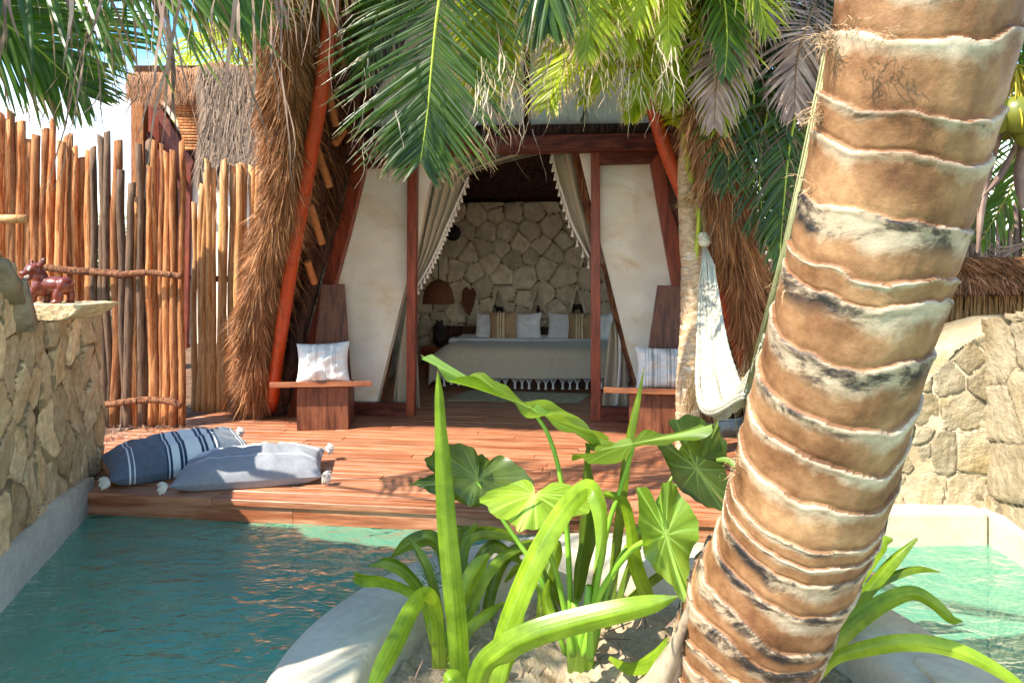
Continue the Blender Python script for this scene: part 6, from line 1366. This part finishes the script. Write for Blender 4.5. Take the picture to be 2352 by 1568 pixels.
# ================================================================== RIGHT: REED PANEL, STICK FENCE, COCONUTS
rp_ = empty('reed_fence', P(2260, 900, 4.9), 'brown reed panel fence with bundled thatch along its top behind the right stone wall', 'fence')
g = MB(); rg = random.Random(8)
for k in range(5200):
    f = rg.random(); x = lerp(1.75, 5.2, f); yv = 4.95+.10*rg.random(); z1 = rg.uniform(.8, 1.28); z0 = z1-rg.uniform(.25, .6)
    if rg.random() < .35: z0 = -.05; z1 = rg.uniform(.3, .9)
    dx = rg.gauss(0, .02); w = rg.uniform(.003, .007); g.add([(x-w, yv, z0), (x+w, yv, z0), (x+w+dx, yv-.01, z1), (x-w+dx, yv-.01, z1)], [(0, 1, 2, 3)], rg.random())
box(g, (1.75, 5.05, -.05), (5.2, 5.12, 1.27), .1)
g.build('reeds', REED, rp_, smooth=False)
g = MB()
for row, z in ((0, 1.34), (1, 1.22)):
    for k in range(3800):
        x = rg.uniform(2.85-row*.2, 5.2); p = Vector((x, 4.90+rg.uniform(-.05, .05), z+rg.uniform(-.035, .05))); d = Vector((rg.gauss(0, .7), -.5, -.35 if row == 0 else -.9)).normalized(); L_ = rg.uniform(.06, .14); w = d.cross(Vector((0, 1, .3))).normalized()*.003; q1 = p+d*L_*.6+Vector((0, 0, .01)); q2 = p+d*L_
        g.add([p-w, p+w, q1-w, q1+w, q2], [(0, 1, 3, 2), (2, 3, 4)], rg.random())
tube(g, [Vector((2.6, 5.0, 1.3)), Vector((4, 5.0, 1.31)), Vector((5.2, 5.0, 1.3))], .05, 8, .3)
g.build('thatch_bundle', THATCH, rp_, smooth=False)
g = MB(); tube(g, [Vector((1.8, 4.93, 1.12)), Vector((3.4, 4.93, 1.115)), Vector((5.2, 4.93, 1.12))], .006, 6); g.build('wire', DARKLOG, rp_)
xs = []; x = 2150
while x < 2480:
    w = RF.uniform(7, 13); d = 5.45+RF.uniform(-.12, .12); xs.append((x, w, RF.uniform(430, 520), 0, d, 0 if RF.random() < .6 else 1, .9)); x += RF.uniform(6, 13)
STICK = mat('grey_stick', ['#6e5648', '#a48a78', '#8c7262'], scale=(14, 14, 1.5), ns=2.5, rough=.8, bump=.4, bdist=.004, var=.35)
fence('fence of thin uneven grey brown sticks above the reed panel', xs, [STICK, GREYP], parent_name='stick_fence', loc=(3.9, 5.45, .9))
cs = palm('fruiting_palm', Vector(((2470-1176)/F0*3.9, 3.9, -.05)), 'palm at the right edge carrying a cluster of yellow green coconuts', pgp)
g = MB(); cb = P(2440, 120, 3.9); tube(g, [Vector((cb.x+.12, 3.9, -.05)), Vector((cb.x+.08, 3.9, 1.2)), cb, cb+Vector((-.05, 0, 1.6))], [.14, .12, .11, .09], 14, .5); g.build('trunk', SLIM, cs)
def coconut(x, y, d, r, rot):
    g = MB(); prof = [(0, -1.15), (.35, -1.05), (.7, -.75), (.95, -.25), (1.0, .15), (.86, .6), (.5, .92), (.2, 1.02), (0, 1.0)]
    lathe(g, [(a*r, b_*r*1.05) for a, b_ in prof], 20, (0, 0, 0), R.random(), wob=.06); o = g.build('coconut', COCO, None, loc=(0, 0, 0)); o.location = P(x, y, d)-cs.location; o.rotation_euler = rot; o.parent = cs
for (x, y, d, r) in ((2287, 268, 3.75, .088), (2335, 262, 3.7, .088), (2362, 300, 3.8, .085), (2345, 40, 3.9, .08), (2310, 285, 3.95, .08)): coconut(x, y, d, r, (R.uniform(-.3, .3), R.uniform(-.3, .3), R.random()*3))
g = MB()
for k in range(26):
    a = P(2335+rg.uniform(-10, 10), 150, 3.85); b_ = P(rg.uniform(2262, 2400), rg.uniform(190, 285), rg.uniform(3.55, 3.9)); m_ = a.lerp(b_, .5)+Vector((rg.uniform(-.03, .03), 0, .04)); tube(g, [a, m_, b_, b_+Vector((rg.uniform(-.02, .02), 0, -.04))], [.007, .005, .004, .002], 5, rg.random())
YST = mat('fruit_stalk', ['#a8901c', '#c8b030'], ns=6, rough=.5, bump=0, var=.3); g.build('fruit_stalk', YST, cs)
for k, (pts, L_, mm, tn) in enumerate((([(2400, -60, 3.8), (2330, -40, 3.7), (2285, 40, 3.6)], .5, LEAFP, .2), ([(2430, 200, 4.1), (2390, 300, 4.3), (2330, 420, 4.5), (2250, 560, 4.6)], .45, LEAFP, .5), ([(2440, 0, 4.3), (2330, 60, 4.4), (2270, 140, 4.5)], .6, LEAFP, .3))):
    frond(cs, [tuple(cb)]+[tuple(P(*p)) for p in pts], L_, seed=90+k, n=36, wid=.026, ang=50, droop=.4, nrm=(0, -1, .4), dry=.1, tipdry=.3, m=mm, tone=tn)
g = MB()
for (x0, y0, x1, y1, x2, y2, w) in ((2300, 300, 2262, 420, 2245, 580, 20), (2340, 320, 2300, 400, 2240, 470, 14), (2350, 330, 2345, 400, 2348, 480, 30)):
    ribbon(g, [(x0, y0, 3.9, w*.6), (x1, y1, 3.9, w), (x2, y2, 3.9, w*.3)], fold=.8, cols=5, nseg=14, r=R.random())
g.build('dead_sheath', LEAFD, cs)
# limp dry frond slung over the sticks
dfr = empty('fallen_dry_frond', P(2230, 540, 5.1), 'dry bleached palm frond slung over the stick fence at the right edge', 'frond')
g = MB()
for k in range(46):
    f = k/45; a = P(2206+rg.uniform(-4, 6), 470+rg.uniform(-3, 10), 5.15); b_ = P(lerp(2225, 2290, f), lerp(640, 560, f)+rg.uniform(-10, 10), 5.1); c_ = P(lerp(2215, 2400, f), lerp(640, 540, f), 5.1)
    if f < .35: c_ = P(lerp(2195, 2225, f/.35), 640, 5.1); b_ = a.lerp(c_, .5)
    q = spline([tuple(a), tuple(b_), tuple(c_)], 10); s = Vector((0, 0, .0035)) if f >= .35 else Vector((.0035, 0, 0)); vs = []
    for v in q: vs += [Vector(v)-s, Vector(v)+s]
    g.add(vs, [(2*j, 2*j+1, 2*j+3, 2*j+2) for j in range(9)], rg.random())
g.build('leaflets', LEAFD, dfr, smooth=False)
# far greenery hiding the horizon: shrubs of many small leaves, stuff
fg = MB(); rg = random.Random(15)
for k in range(26000):
    a = rg.uniform(-1.25, 1.25); d = rg.uniform(13, 19); h = 1.9+1.0*mnoise.noise(Vector((a*6, 1, 1)))+.5*mnoise.noise(Vector((a*19, 1, 5)))
    z = rg.random()**.7*h; p = Vector((math.sin(a)*d*1.3, math.cos(a)*d, z)); s = rg.uniform(.05, .14)
    d1 = Vector((rg.gauss(0, 1), rg.gauss(0, 1), rg.gauss(0, .6))).normalized()*s*1.8; d2 = d1.cross(Vector((rg.gauss(0, 1), rg.gauss(0, 1), rg.gauss(0, 1)))).normalized()*s*.35
    fg.add([p-d1, p+d2, p+d1, p-d2], [(0, 1, 2, 3)], rg.random())
BUSH = mat('far_foliage', ['#2c4a18', '#4a6e24', '#5e8030'], ns=3, rough=.5, bump=0, var=.4, transl=.3)
tag(fg.build('undergrowth', BUSH, smooth=False, loc=(0, 16, 0)), kind='stuff')

# ------------------------------------------------------------------ dry litter on the soil and sand
lt = MB(); rg = random.Random(44)
for k in range(900):
    x = rg.uniform(-3.9, -2.4); y = rg.uniform(4.5, 5.6); p = Vector((x, y, .012+rg.uniform(0, .02)))
    if k > 700: a = rg.uniform(0, 6.28); r_ = .8*math.sqrt(rg.random()); p = PC+Vector((math.cos(a)*r_, math.sin(a)*r_, -.105+rg.uniform(0, .03)))
    d = Vector((rg.gauss(0, 1), rg.gauss(0, 1), rg.gauss(0, .15))).normalized()*rg.uniform(.015, .07); w = Vector((-d.y, d.x, 0)).normalized()*rg.uniform(.0015, .005)
    lt.add([p-d-w, p-d+w, p+d+w, p+d-w], [(0, 1, 2, 3)], rg.random())
tag(lt.build('leaf_litter', LEAFD, smooth=False, loc=(0, 4, 0)), kind='stuff')
